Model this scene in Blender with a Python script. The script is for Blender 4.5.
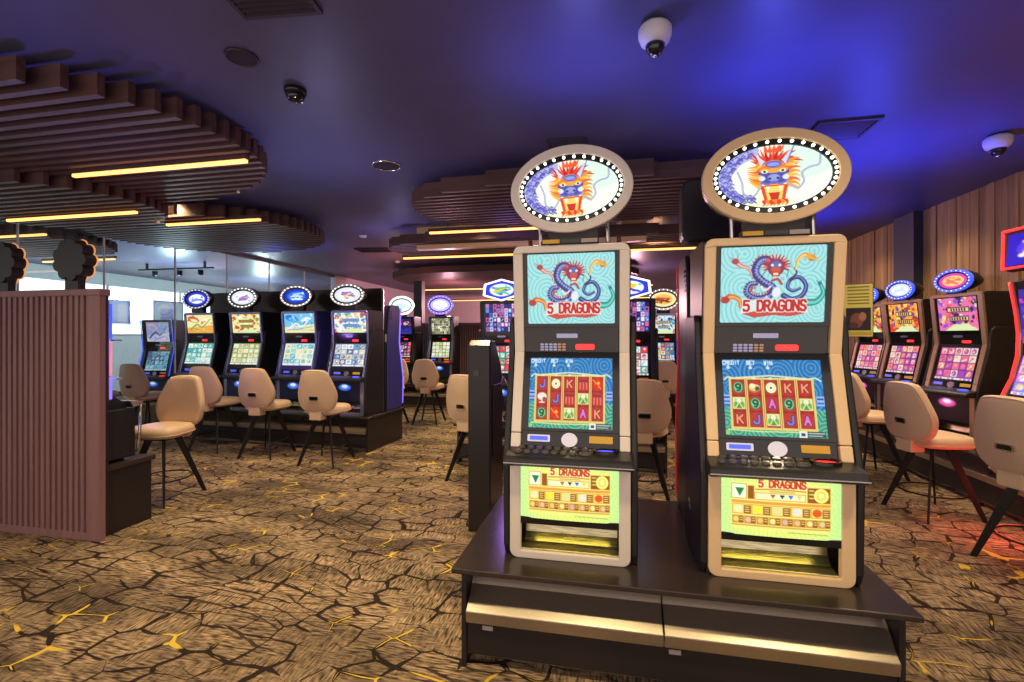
import bpy, math, random
import numpy as np
from mathutils import Vector, Matrix
PI = math.pi
C = bpy.context.scene.collection
for o in list(bpy.data.objects): bpy.data.objects.remove(o)

# ------------------------------------------------------------------ camera, world, exposure
cd = bpy.data.cameras.new('camera'); cam = bpy.data.objects.new('camera', cd); C.objects.link(cam)
cam.location = (0, 0, 1.40); cam.rotation_euler = (PI/2, 0, math.radians(11.7))
cd.lens = 474/1024*36; cd.sensor_width = 36; cd.shift_y = -4/1024; cd.clip_start = .02
bpy.context.scene.camera = cam
sc = bpy.context.scene
sc.view_settings.view_transform = 'Standard'; sc.view_settings.look = 'None'
sc.view_settings.exposure = 0.0; sc.view_settings.gamma = 1; sc.view_settings.use_curve_mapping = False
w = bpy.data.worlds.new('world'); sc.world = w; w.use_nodes = True
w.node_tree.nodes['Background'].inputs[0].default_value = (1.0, .82, .74, 1)
w.node_tree.nodes['Background'].inputs[1].default_value = 1.15

def lamp(name, kind, loc, energy, col, size=.1, rot=(0,0,0), spot=None, blend=.6):
    l = bpy.data.lights.new(name, kind); l.energy = energy; l.color = col
    if kind == 'AREA': l.size = size
    else: l.shadow_soft_size = size
    if spot: l.spot_size = math.radians(spot); l.spot_blend = blend
    o = bpy.data.objects.new(name, l); C.objects.link(o); o.location = loc; o.rotation_euler = rot
    o['kind'] = 'structure'
    return o
# warm ceiling spots added as fill for floor, walls and machines, no fixtures
FILL_XY = [(-1.6,1.0),(1.3,1.1),(-1.2,3.4),(-1.6,5.6),(-3.2,3.9),(1.9,3.0),(2.2,5.2),(2.5,4.1),(2.6,6.4),(3.1,3.4),(3.1,4.7),(3.1,5.9),(3.1,7.4),(-2.4,7.9),(.6,6.6),(-4.6,4.2),(-.1,.9),(-2.6,1.6),(-4.6,6.9)]
for x, y in FILL_XY:
    lamp('fill_spot', 'SPOT', (x, y, 2.87), 88 if y < 2 else 38 if x > 3 else 70 if x > 1 else 165, (1, .76, .40), .05, (0,0,0), 120, .9)
# blue, violet and warm upward spots that wash the ceiling, without lamp bodies
for loc, e, c in [((.9,2.9,2.3),90,(.07,.10,1)), ((-.15,2.62,2.35),40,(.20,.20,1)), ((2.1,4.4,2.0),250,(.03,.06,1)), ((1.7,2.2,1.9),26,(.16,.16,1)),
                  ((2.3,6.4,2.1),180,(.03,.06,1)), ((-5.2,6.6,2.2),90,(.10,.10,1)), ((-3.8,8.2,2.2),60,(1,.22,.08)), ((-2.4,3.6,1.9),45,(.5,.45,1)),
                  ((-1.2,5.5,2.3),30,(.30,.22,1)), ((-3.4,2.2,1.9),34,(.25,.2,1)), ((2.9,2.2,2.0),14,(.8,.08,.25)), ((-.4,1.0,1.6),20,(.22,.2,1)), ((-7.4,6.6,2.0),60,(.12,.1,1)), ((-2.9,6.2,2.2),40,(.55,.45,1))]:
    lamp('ceiling_wash', 'SPOT', loc, e*.5, c, .08, (PI,0,0), 150, 1)
# point lights added to brighten the room behind the glass
for loc, e, c in [((-8.6,8.0,2.2),110,(.72,.95,1)), ((-9.8,4.6,2.2),80,(.8,.95,1)), ((-9,11,2.2),110,(.8,.95,1))]:
    lamp('side_room_fill', 'POINT', loc, e, c, .15)
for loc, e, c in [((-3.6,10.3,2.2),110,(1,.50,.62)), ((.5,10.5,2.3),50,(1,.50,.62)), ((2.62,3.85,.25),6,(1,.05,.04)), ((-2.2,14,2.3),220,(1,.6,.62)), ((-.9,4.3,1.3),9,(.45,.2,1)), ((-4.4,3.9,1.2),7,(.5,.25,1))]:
    lamp('glow_fill', 'POINT', loc, e, c, .10)  # point lights added for pink, red and violet glow on walls and floor

# ------------------------------------------------------------------ materials
def s2l(c):
    return tuple((v/12.92 if v <= .04045 else ((v+.055)/1.055)**2.4) for v in c)
def rgb(r, g, b): return s2l((r/255, g/255, b/255))
def mat(name, col, rough=.5, metal=0, emit=None, es=1, coat=0):
    m = bpy.data.materials.new(name); m.use_nodes = True
    b = m.node_tree.nodes['Principled BSDF']
    b.inputs['Base Color'].default_value = (*col, 1); b.inputs['Roughness'].default_value = rough
    b.inputs['Metallic'].default_value = metal; b.inputs['Coat Weight'].default_value = coat
    if emit:
        b.inputs['Emission Color'].default_value = (*emit, 1); b.inputs['Emission Strength'].default_value = es
    return m
def noise_bump(m, scale=60, strength=.15, dist=.002, colvar=0, stretch=(1,1,1)):
    nt = m.node_tree; b = nt.nodes['Principled BSDF']
    tc = nt.nodes.new('ShaderNodeTexCoord'); mp = nt.nodes.new('ShaderNodeMapping'); mp.inputs['Scale'].default_value = stretch
    n = nt.nodes.new('ShaderNodeTexNoise'); n.inputs['Scale'].default_value = scale; n.inputs['Detail'].default_value = 4
    nt.links.new(tc.outputs['Object'], mp.inputs[0]); nt.links.new(mp.outputs[0], n.inputs['Vector'])
    bp = nt.nodes.new('ShaderNodeBump'); bp.inputs['Strength'].default_value = strength; bp.inputs['Distance'].default_value = dist
    nt.links.new(n.outputs['Fac'], bp.inputs['Height']); nt.links.new(bp.outputs[0], b.inputs['Normal'])
    if colvar:
        c0 = b.inputs['Base Color'].default_value[:3]
        r = nt.nodes.new('ShaderNodeValToRGB')
        r.color_ramp.elements[0].position = .3; r.color_ramp.elements[1].position = .7
        r.color_ramp.elements[0].color = (*[v*(1-colvar) for v in c0], 1); r.color_ramp.elements[1].color = (*[min(1, v*(1+colvar)) for v in c0], 1)
        nt.links.new(n.outputs['Fac'], r.inputs[0]); nt.links.new(r.outputs[0], b.inputs['Base Color'])
    return m
M = {}
M['black'] = noise_bump(mat('black_plastic', (.018,.017,.02), .38), 90, .05)
M['gloss'] = noise_bump(mat('black_gloss', (.012,.012,.014), .12, 0, coat=.3), 20, .01)
M['panel'] = noise_bump(mat('dark_panel', (.022,.020,.022), .30), 60, .03)
M['silver'] = noise_bump(mat('satin_silver_paint', (.84,.76,.68), .36, .1), 200, .03, .0005)
M['warmlit'] = noise_bump(mat('warm_lit_satin_paint', (.92,.66,.38), .36, .1), 200, .03, .0005)  # silver paint with the warm light put into its colour
M['chrome'] = noise_bump(mat('chrome', (.75,.74,.78), .18, 1), 30, .02)
M['bluechrome'] = noise_bump(mat('blue_tinted_chrome', (.42,.44,.72), .25, .8), 30, .02)
M['coppery'] = noise_bump(mat('copper_trim', (.55,.36,.26), .32, .7), 30, .02)
M['steel'] = noise_bump(mat('brushed_steel', (.60,.52,.42), .34, .92), 40, .12, .001, .12, (1, 30, 30))
M['slab'] = noise_bump(mat('dark_laminate', (.055,.042,.038), .22, .3), 50, .03, .001, .1)
M['cab'] = noise_bump(mat('cabinet_black_brown', (.020,.015,.016), .42), 50, .05)
M['vinyl'] = noise_bump(mat('tan_vinyl', (.74,.53,.345), .42), 160, .12, .001, .05)
M['blackmetal'] = noise_bump(mat('black_metal', (.015,.014,.015), .35, .4), 60, .05)
M['white'] = noise_bump(mat('white_plastic', (.75,.72,.75), .35), 60, .02)
M['brass'] = noise_bump(mat('tray_metal', (.55,.50,.30), .25, .9), 14, .2, .004, .3, (1, 4, 10))
M['button'] = noise_bump(mat('button_plastic', (.10,.09,.09), .25, coat=.5), 60, .02)
M['led'] = mat('warm_led', (1,.6,.3), .5, 0, (1,.42,.10), 2.6)
M['bulb'] = mat('bulb', (1,1,.9), .3, 0, (1,.97,.80), 3.0)
M['redled'] = mat('red_led', (1,.05,.05), .3, 0, (1,.025,.03), 1.5)
M['reddim'] = mat('dim_red_led', (.4,.02,.03), .3, 0, (1,.025,.03), .22)
M['blueled'] = mat('blue_led', (.1,.1,1), .3, 0, (.03,.09,1), 1.2)
M['trayglow'] = mat('tray_fill_strip', (1,.9,.4), .3, 0, (1,.80,.16), 3.5)
M['violetled'] = mat('violet_led', (.3,.2,1), .3, 0, (.24,.15,1), 1.3)
M['bulbblue'] = mat('bulb_blue', (.5,.5,1), .3, 0, (.45,.5,1), 2.5)
M['whiteled'] = mat('white_lit_panel', (1,1,1), .3, 0, (.9,.97,1), 1.6)
M['navy'] = noise_bump(mat('navy_paint', (.03,.035,.07), .5), 40, .05)
M['yellow'] = noise_bump(mat('yellow_sticker', (.75,.45,.05), .5), 40, .05)
M['grey'] = noise_bump(mat('grey_sticker', (.42,.38,.38), .5), 40, .05)
M['bluepaint'] = noise_bump(mat('blue_side_panel', (.05,.05,.30), .35), 40, .05)
M['ceilpaint'] = noise_bump(mat('ceiling_paint', (.088,.090,.185), .42), 3, .03, .01, .06)
M['pinkwall'] = noise_bump(mat('pale_wall_paint', (.62,.48,.52), .6), 12, .05, .002, .05)
M['whitewall'] = noise_bump(mat('white_wall_paint', (.75,.8,.8), .6), 12, .05, .002, .04)
M['vent'] = noise_bump(mat('vent_metal', (.035,.03,.05), .45), 40, .05)
M['speaker'] = noise_bump(mat('speaker_mesh', (.02,.018,.026), .7), 400, .5, .003)

def wood(name, a, b, axis, scale=7):
    m = mat(name, a, .5); nt = m.node_tree; bs = nt.nodes['Principled BSDF']
    tc = nt.nodes.new('ShaderNodeTexCoord'); mp = nt.nodes.new('ShaderNodeMapping')
    s = [scale]*3; s[axis] = scale*.06; mp.inputs['Scale'].default_value = s
    n = nt.nodes.new('ShaderNodeTexNoise'); n.inputs['Scale'].default_value = 2.5; n.inputs['Detail'].default_value = 5; n.inputs['Distortion'].default_value = .4
    r = nt.nodes.new('ShaderNodeValToRGB'); r.color_ramp.elements[0].position = .32; r.color_ramp.elements[1].position = .68
    r.color_ramp.elements[0].color = (*a, 1); r.color_ramp.elements[1].color = (*b, 1)
    nt.links.new(tc.outputs['Object'], mp.inputs[0]); nt.links.new(mp.outputs[0], n.inputs['Vector'])
    nt.links.new(n.outputs['Fac'], r.inputs[0]); nt.links.new(r.outputs[0], bs.inputs['Base Color'])
    return m
M['slat'] = wood('ceiling_slat_wood', (.075,.038,.038), (.13,.065,.055), 0)
M['vslat'] = wood('partition_slat_wood', (.25,.125,.135), (.31,.165,.17), 2)
M['board'] = wood('wall_board_wood', (.40,.21,.085), (.64,.37,.16), 2, 9)
def board_tone(m):
    nt = m.node_tree; bs = nt.nodes['Principled BSDF']; l = bs.inputs['Base Color'].links[0].from_socket
    tc = nt.nodes.new('ShaderNodeTexCoord'); mp = nt.nodes.new('ShaderNodeMapping'); mp.inputs['Scale'].default_value = (0,1,0)
    n = nt.nodes.new('ShaderNodeTexNoise'); n.inputs['Scale'].default_value = 9; n.inputs['Detail'].default_value = 1
    r = nt.nodes.new('ShaderNodeValToRGB'); r.color_ramp.elements[0].position = .35; r.color_ramp.elements[1].position = .65
    r.color_ramp.elements[0].color = (.50,.44,.40,1); r.color_ramp.elements[1].color = (1,1,1,1)
    x = nt.nodes.new('ShaderNodeMix'); x.data_type = 'RGBA'; x.blend_type = 'MULTIPLY'; x.inputs[0].default_value = 1
    nt.links.new(tc.outputs['Object'], mp.inputs[0]); nt.links.new(mp.outputs[0], n.inputs['Vector']); nt.links.new(n.outputs['Fac'], r.inputs[0])
    nt.links.new(l, x.inputs[6]); nt.links.new(r.outputs[0], x.inputs[7]); nt.links.new(x.outputs[2], bs.inputs['Base Color'])
board_tone(M['board'])

def carpet():
    m = mat('patterned_carpet', (.2,.15,.1), .9); nt = m.node_tree; L = nt.links; b = nt.nodes['Principled BSDF']
    N = nt.nodes.new
    tc = N('ShaderNodeTexCoord')
    def mapping(scale, rot=0, loc=(0,0,0)):
        mp = N('ShaderNodeMapping'); mp.inputs['Scale'].default_value = scale; mp.inputs['Rotation'].default_value = (0,0,rot); mp.inputs['Location'].default_value = loc
        L.new(tc.outputs['Object'], mp.inputs[0]); return mp
    def noise(mp, sc_, det=3, dist=0):
        n = N('ShaderNodeTexNoise'); n.inputs['Scale'].default_value = sc_; n.inputs['Detail'].default_value = det; n.inputs['Distortion'].default_value = dist
        L.new(mp.outputs[0], n.inputs['Vector']); return n
    def ramp(src, p0, p1, c0=(0,0,0), c1=(1,1,1)):
        r = N('ShaderNodeValToRGB'); r.color_ramp.elements[0].position = p0; r.color_ramp.elements[1].position = p1
        r.color_ramp.elements[0].color = (*c0,1); r.color_ramp.elements[1].color = (*c1,1); L.new(src, r.inputs[0]); return r
    def mix(fac, a, c, mode='MIX'):
        x = N('ShaderNodeMix'); x.data_type = 'RGBA'; x.blend_type = mode
        if isinstance(fac, float): x.inputs[0].default_value = fac
        else: L.new(fac, x.inputs[0])
        for s, v in ((6, a), (7, c)):
            if isinstance(v, tuple): x.inputs[s].default_value = (*v, 1)
            else: L.new(v, x.inputs[s])
        return x.outputs[2]
    def mul(a, c):
        x = N('ShaderNodeMath'); x.operation = 'MULTIPLY'; L.new(a, x.inputs[0])
        if isinstance(c, float): x.inputs[1].default_value = c
        else: L.new(c, x.inputs[1])
        return x.outputs[0]
    # streaky weave ground: fine strokes in two directions switched by large patches
    s1 = noise(mapping((16,100,1), .55), 1, 3); s2 = noise(mapping((100,16,1), .15), 1, 3)
    patch = noise(mapping((1,1.6,1)), 1.5, 3, .6)
    pr = ramp(patch.outputs['Fac'], .45, .55)
    st = mix(pr.outputs[0], s1.outputs['Fac'], s2.outputs['Fac'])
    ground = ramp(st, .36, .66, (.060,.043,.032), (.66,.51,.33))
    big = noise(mapping((.9,2.2,1), .1), 1.3, 4, .5)
    bigr = ramp(big.outputs['Fac'], .35, .65, (.34,.31,.32), (1.1,1.0,.92))
    col = mix(1.0, ground.outputs[0], bigr.outputs[0], 'MULTIPLY')
    # crackle of cells
    wob = noise(mapping((1,1,1)), 3.0, 2)
    def cells(scale, rnd, rot):
        mp = mapping(scale, rot)
        low = noise(mapping((1,1,1)), .7, 1)
        lw = N('ShaderNodeVectorMath'); lw.operation = 'MULTIPLY_ADD'; L.new(low.outputs['Color'], lw.inputs[0]); lw.inputs[1].default_value = (3.4,3.4,0); L.new(mp.outputs[0], lw.inputs[2])
        ad = N('ShaderNodeVectorMath'); ad.operation = 'MULTIPLY_ADD'
        L.new(wob.outputs['Color'], ad.inputs[0]); ad.inputs[1].default_value = (.7,.7,0); L.new(lw.outputs[0], ad.inputs[2])
        v = N('ShaderNodeTexVoronoi'); v.voronoi_dimensions = '2D'; v.feature = 'DISTANCE_TO_EDGE'; v.inputs['Scale'].default_value = 1; v.inputs['Randomness'].default_value = rnd
        L.new(ad.outputs[0], v.inputs['Vector']); return v
    v1 = cells((5.2,7.0,1), .55, .22); v2 = cells((5.0,5.6,1), .9, -.2)
    wid = noise(mapping((2,2,1)), 2.2, 2)
    wr = ramp(wid.outputs['Fac'], .38, .66, (.0,.0,.0), (.095,.095,.095))
    def line(v, wsock):
        x = N('ShaderNodeMath'); x.operation = 'LESS_THAN'; L.new(v.outputs['Distance'], x.inputs[0]); L.new(wsock, x.inputs[1]); return x.outputs[0]
    l1 = line(v1, wr.outputs[0])
    col = mix(mul(l1, .95), col, (.014,.008,.007))
    wid2 = noise(mapping((1,1,1), 0, (5,3,0)), 1.6, 3)
    wr2 = ramp(wid2.outputs['Fac'], .52, .70, (0,0,0), (.11,.11,.11))
    l2 = line(v1, wr2.outputs[0])
    # short parallel hatch lines in a few patches
    v3 = cells((2.4,16.0,1), .25, 1.0); hp = noise(mapping((1,1,1), 0, (2,7,0)), 1.7, 2); hr = ramp(hp.outputs['Fac'], .50, .60, (0,0,0), (.055,.055,.055))
    col = mix(mul(line(v3, hr.outputs[0]), .85), col, (.02,.012,.010))
    gate = noise(mapping((1,1,1), 0, (9,1,0)), 4.5, 1); gr = ramp(gate.outputs['Fac'], .50, .55)
    col = mix(mul(mul(l2, gr.outputs[0]), .95), col, (.78,.54,.06))
    L.new(col, b.inputs['Base Color'])
    f = noise(mapping((1,1,1)), 240, 2); bp = N('ShaderNodeBump'); bp.inputs['Strength'].default_value = .35; bp.inputs['Distance'].default_value = .004
    L.new(f.outputs['Fac'], bp.inputs['Height']); L.new(bp.outputs[0], b.inputs['Normal'])
    b.inputs['Specular IOR Level'].default_value = .2
    return m
M['carpet'] = carpet()

def glass():
    m = bpy.data.materials.new('clear_glass'); m.use_nodes = True; nt = m.node_tree; nt.nodes.clear()
    out = nt.nodes.new('ShaderNodeOutputMaterial'); t = nt.nodes.new('ShaderNodeBsdfTransparent'); g = nt.nodes.new('ShaderNodeBsdfGlossy')
    g.inputs['Roughness'].default_value = .02; t.inputs[0].default_value = (.90,.96,.97,1)
    f = nt.nodes.new('ShaderNodeValue'); f.outputs[0].default_value = .09
    x = nt.nodes.new('ShaderNodeMixShader'); nt.links.new(f.outputs[0], x.inputs[0]); nt.links.new(t.outputs[0], x.inputs[1]); nt.links.new(g.outputs[0], x.inputs[2])
    nt.links.new(x.outputs[0], out.inputs[0]); return m
M['glass'] = glass()
def picmat(name, strength, lit=True):
    m = mat(name, (0,0,0), .35); nt = m.node_tree; b = nt.nodes['Principled BSDF']
    a = nt.nodes.new('ShaderNodeVertexColor'); a.layer_name = 'picture'
    if lit:
        nt.links.new(a.outputs[0], b.inputs['Emission Color']); b.inputs['Emission Strength'].default_value = strength
    else: nt.links.new(a.outputs[0], b.inputs['Base Color'])
    return m
M['screen'] = picmat('lit_screen', 1.0); M['screenhot'] = picmat('bright_screen', 1.12); M['print'] = picmat('printed_sheet', 1, False)

# ------------------------------------------------------------------ geometry helpers
class MB:
    def __init__(s): s.v = []; s.f = []
    def add(s, vs, fs):
        n = len(s.v); s.v += [tuple(p) for p in vs]; s.f += [tuple(i+n for i in f) for f in fs]; return s
    def box(s, x0, x1, y0, y1, z0, z1):
        if x0>x1: x0,x1=x1,x0
        if y0>y1: y0,y1=y1,y0
        return s.add([(x0,y0,z0),(x1,y0,z0),(x1,y1,z0),(x0,y1,z0),(x0,y0,z1),(x1,y0,z1),(x1,y1,z1),(x0,y1,z1)],
              [(3,2,1,0),(4,5,6,7),(0,1,5,4),(1,2,6,5),(2,3,7,6),(3,0,4,7)])
    def prism(s, pts, fn, d0, d1):
        n = len(pts); vs = [fn(u,v,d0) for u,v in pts]+[fn(u,v,d1) for u,v in pts]
        return s.add(vs, [tuple(range(n-1,-1,-1)), tuple(range(n,2*n))]+[(i,(i+1)%n,n+(i+1)%n,n+i) for i in range(n)])
    def ring(s, out, inn, fn, d0, d1):
        n = len(out); vs = [fn(u,v,d) for d in (d0,d1) for L in (out,inn) for u,v in L]; fs = []
        for i in range(n):
            j = (i+1)%n
            fs += [(i,j,n+j,n+i),(2*n+i,3*n+i,3*n+j,2*n+j),(i,2*n+i,2*n+j,j),(n+i,n+j,3*n+j,3*n+i)]
        return s.add(vs, fs)
    def tube(s, pts, r, n=8, r1=None, caps=True):
        pts = [Vector(p) for p in pts]; N = len(pts); base = len(s.v); vs = []; fs = []
        up = Vector((0,0,1))
        for i, p in enumerate(pts):
            t = (pts[min(i+1,N-1)]-pts[max(i-1,0)]).normalized()
            a = t.cross(up)
            if a.length < .05: a = t.cross(Vector((1,0,0)))
            a.normalize(); b = t.cross(a)
            rr = r if r1 is None else r+(r1-r)*i/(N-1)
            for k in range(n):
                an = 2*PI*k/n; vs.append(p+a*math.cos(an)*rr+b*math.sin(an)*rr)
        for i in range(N-1):
            for k in range(n): fs.append((i*n+k, i*n+(k+1)%n, (i+1)*n+(k+1)%n, (i+1)*n+k))
        if caps: fs += [tuple(range(n-1,-1,-1)), tuple((N-1)*n+k for k in range(n))]
        return s.add(vs, fs)
    def lathe(s, prof, c=(0,0,0), n=24, ax=None, sx=1, sy=1):
        # prof: (r,z) pairs about z (or mapped by ax)
        vs = []; fs = []; f = ax or (lambda x,y,z: (c[0]+x, c[1]+y, c[2]+z)); m = len(prof)
        for r, z in prof:
            for k in range(n): an = 2*PI*k/n; vs.append(f(r*math.cos(an)*sx, r*math.sin(an)*sy, z))
        for i in range(m-1):
            for k in range(n): fs.append((i*n+k, i*n+(k+1)%n, (i+1)*n+(k+1)%n, (i+1)*n+k))
        fs += [tuple(range(n-1,-1,-1)), tuple((m-1)*n+k for k in range(n))]
        return s.add(vs, fs)
    def build(s, name, m, parent=None, smooth=False, bevel=0, sub=0):
        me = bpy.data.meshes.new(name); me.from_pydata(s.v, [], s.f)
        import bmesh
        bm = bmesh.new(); bm.from_mesh(me); bmesh.ops.recalc_face_normals(bm, faces=bm.faces); bm.to_mesh(me); bm.free()
        me.materials.append(M[m] if isinstance(m, str) else m)
        o = bpy.data.objects.new(name, me); C.objects.link(o)
        if parent: o.parent = parent
        if smooth:
            for p in me.polygons: p.use_smooth = True
        if bevel:
            b = o.modifiers.new('bevel', 'BEVEL'); b.width = bevel; b.segments = 2; b.limit_method = 'ANGLE'; b.angle_limit = math.radians(50)
        if sub: q = o.modifiers.new('sub', 'SUBSURF'); q.levels = sub; q.render_levels = sub
        return o
def rrect(x0, x1, y0, y1, r, n=5, rs=None):
    rs = rs or (r,r,r,r); P = []
    for (cx, cy, a0, q) in ((x1-rs[0],y1-rs[0],0,rs[0]),(x0+rs[1],y1-rs[1],90,rs[1]),(x0+rs[2],y0+rs[2],180,rs[2]),(x1-rs[3],y0+rs[3],270,rs[3])):
        for k in range(n+1):
            a = math.radians(a0+90*k/n); P.append((cx+q*math.cos(a), cy+q*math.sin(a)))
    return P
def ell(a, b, cx=0, cy=0, n=48): return [(cx+a*math.cos(2*PI*k/n), cy+b*math.sin(2*PI*k/n)) for k in range(n)]
def empty(name, loc=(0,0,0), rz=0, label=None, cat=None, group=None):
    o = bpy.data.objects.new(name, None); C.objects.link(o); o.location = loc; o.rotation_euler = (0,0,rz); o.empty_display_size = .1
    if label: tag(o, label, cat, group)
    return o
def tag(o, label, cat, group=None):
    o['label'] = label; o['category'] = cat
    if group: o['group'] = group
    return o
def struct(o): o['kind'] = 'structure'; return o
def kids(o): return [c for c in bpy.data.objects if c.parent == o]
def copy_tree(o, parent=None):
    ks = KIDS.get(o.name)
    if ks is None: ks = kids(o); KIDS[o.name] = ks
    c = o.copy(); C.objects.link(c); c.parent = parent
    for k in ks: copy_tree(k, c)
    return c
KIDS = {}
front = lambda y0: (lambda u,v,d: (u, y0-d, v))      # plane facing -y at depth y0

# ------------------------------------------------------------------ tiny rasteriser for the screens' pictures
FONT = {'A':[(0,0,2,6),(2,6,4,0),(1,2.4,3,2.4)],'B':[(0,0,0,6),(0,6,3,6),(3,6,3.6,4.5),(3.6,4.5,3,3),(0,3,3,3),(3,3,4,1.5),(4,1.5,3,0),(3,0,0,0)],
'C':[(4,5,3,6),(3,6,1,6),(1,6,0,5),(0,5,0,1),(0,1,1,0),(1,0,3,0),(3,0,4,1)],'D':[(0,0,0,6),(0,6,2.5,6),(2.5,6,4,4.5),(4,4.5,4,1.5),(4,1.5,2.5,0),(2.5,0,0,0)],
'E':[(4,6,0,6),(0,6,0,0),(0,0,4,0),(0,3,3,3)],'G':[(4,5,3,6),(3,6,1,6),(1,6,0,5),(0,5,0,1),(0,1,1,0),(1,0,3,0),(3,0,4,1),(4,1,4,2.8),(4,2.8,2.2,2.8)],
'I':[(2,0,2,6)],'J':[(4,6,4,1.5),(4,1.5,3,0),(3,0,1,0),(1,0,0,1.5)],'K':[(0,0,0,6),(4,6,0,2.6),(1.4,3.7,4,0)],'L':[(0,6,0,0),(0,0,4,0)],
'M':[(0,0,0,6),(0,6,2,3),(2,3,4,6),(4,6,4,0)],'N':[(0,0,0,6),(0,6,4,0),(4,0,4,6)],'O':[(1,0,0,1),(0,1,0,5),(0,5,1,6),(1,6,3,6),(3,6,4,5),(4,5,4,1),(4,1,3,0),(3,0,1,0)],
'R':[(0,0,0,6),(0,6,3,6),(3,6,4,4.6),(4,4.6,3,3),(3,3,0,3),(2,3,4,0)],'S':[(4,5,3,6),(3,6,1,6),(1,6,0,4.8),(0,4.8,1,3.2),(1,3.2,3,2.8),(3,2.8,4,1.4),(4,1.4,3,0),(3,0,1,0),(1,0,0,1)],
'T':[(0,6,4,6),(2,6,2,0)],'W':[(0,6,1,0),(1,0,2,4),(2,4,3,0),(3,0,4,6)],'5':[(4,6,.4,6),(.4,6,.2,3.5),(.2,3.5,3,3.6),(3,3.6,4,2.4),(4,2.4,4,1.2),(4,1.2,3,0),(3,0,.6,0),(.6,0,0,.8)],
'9':[(4,3.5,3,2.6),(3,2.6,1,2.6),(1,2.6,0,3.8),(0,3.8,0,5),(0,5,1,6),(1,6,3,6),(3,6,4,5),(4,5,4,2),(4,2,2.6,0),(2.6,0,1,0)],
'0':[(1,0,0,1),(0,1,0,5),(0,5,1,6),(1,6,3,6),(3,6,4,5),(4,5,4,1),(4,1,3,0),(3,0,1,0)],'1':[(1,5,2,6),(2,6,2,0),(1,0,3,0)],'7':[(0,6,4,6),(4,6,1.5,0)],'8':[(1,3,0,4.5),(0,4.5,1,6),(1,6,3,6),(3,6,4,4.5),(4,4.5,3,3),(3,3,1,3),(1,3,0,1.5),(0,1.5,1,0),(1,0,3,0),(3,0,4,1.5),(4,1.5,3,3)],
'2':[(0,5,1,6),(1,6,3,6),(3,6,4,4.6),(4,4.6,0,0),(0,0,4,0)],'P':[(0,0,0,6),(0,6,3,6),(3,6,4,4.6),(4,4.6,3,3),(3,3,0,3)],'Q':[(1,0,0,1),(0,1,0,5),(0,5,1,6),(1,6,3,6),(3,6,4,5),(4,5,4,1),(4,1,3,0),(3,0,1,0),(2.4,1.6,4.2,-.4)],' ':[]}
class Pic:
    def __init__(s, w, h, col):
        s.w, s.h = w, h; s.a = np.zeros((h, w, 3)); s.a[:] = np.array(col)/255.
        s.Y, s.X = np.mgrid[0:h, 0:w].astype(float); s.Y += .5; s.X += .5
    def put(s, mask, col, op=1):
        m = np.clip(mask, 0, 1)[..., None]*op; s.a = s.a*(1-m)+m*np.array(col)/255.; return s
    def rect(s, x0, y0, x1, y1, col, op=1):
        return s.put(np.clip(s.X-x0+.5,0,1)*np.clip(x1-s.X+.5,0,1)*np.clip(s.Y-y0+.5,0,1)*np.clip(y1-s.Y+.5,0,1), col, op)
    def ell(s, cx, cy, rx, ry, col, rot=0, op=1):
        c, n = math.cos(rot), math.sin(rot); x = (s.X-cx)*c+(s.Y-cy)*n; y = -(s.X-cx)*n+(s.Y-cy)*c
        return s.put((1-np.hypot(x/rx, y/ry))*min(rx, ry)+.5, col, op)
    def poly(s, pts, col, op=1):
        ins = np.zeros((s.h, s.w), bool); n = len(pts)
        for i in range(n):
            x0, y0 = pts[i]; x1, y1 = pts[(i+1)%n]
            if y0 == y1: continue
            c = ((s.Y < y0) != (s.Y < y1)) & (s.X < (x1-x0)*(s.Y-y0)/(y1-y0)+x0); ins ^= c
        return s.put(ins.astype(float), col, op)
    def line(s, pts, wd, col, op=1, w1=None):
        best = np.zeros((s.h, s.w)); n = len(pts)-1
        for i in range(n):
            (x0,y0),(x1,y1) = pts[i], pts[i+1]; dx, dy = x1-x0, y1-y0; L2 = dx*dx+dy*dy+1e-9
            t = np.clip(((s.X-x0)*dx+(s.Y-y0)*dy)/L2, 0, 1)
            d = np.hypot(s.X-x0-t*dx, s.Y-y0-t*dy); ww = wd if w1 is None else wd+(w1-wd)*(i+t)/n
            best = np.maximum(best, np.clip(ww/2-d+.5, 0, 1))
        return s.put(best, col, op)
    def text(s, t, x, y, h, cw, wd, col, gap=.35, op=1):
        for ch in t:
            for (a, b, c, d) in FONT.get(ch, []):
                s.line([(x+a/4*cw, y+h-b/6*h), (x+c/4*cw, y+h-d/6*h)], wd, col, op)
            x += cw*(1+gap)
        return s
def spline(P, n=8):
    out = []; P = [P[0]]+list(P)+[P[-1]]
    for i in range(1, len(P)-2):
        p0,p1,p2,p3 = [np.array(q, float) for q in P[i-1:i+3]]
        for k in range(n):
            t = k/n; out.append(tuple(.5*((2*p1)+(-p0+p2)*t+(2*p0-5*p1+4*p2-p3)*t*t+(-p0+3*p1-3*p2+p3)*t**3)))
    out.append(tuple(P[-2])); return out
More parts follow.
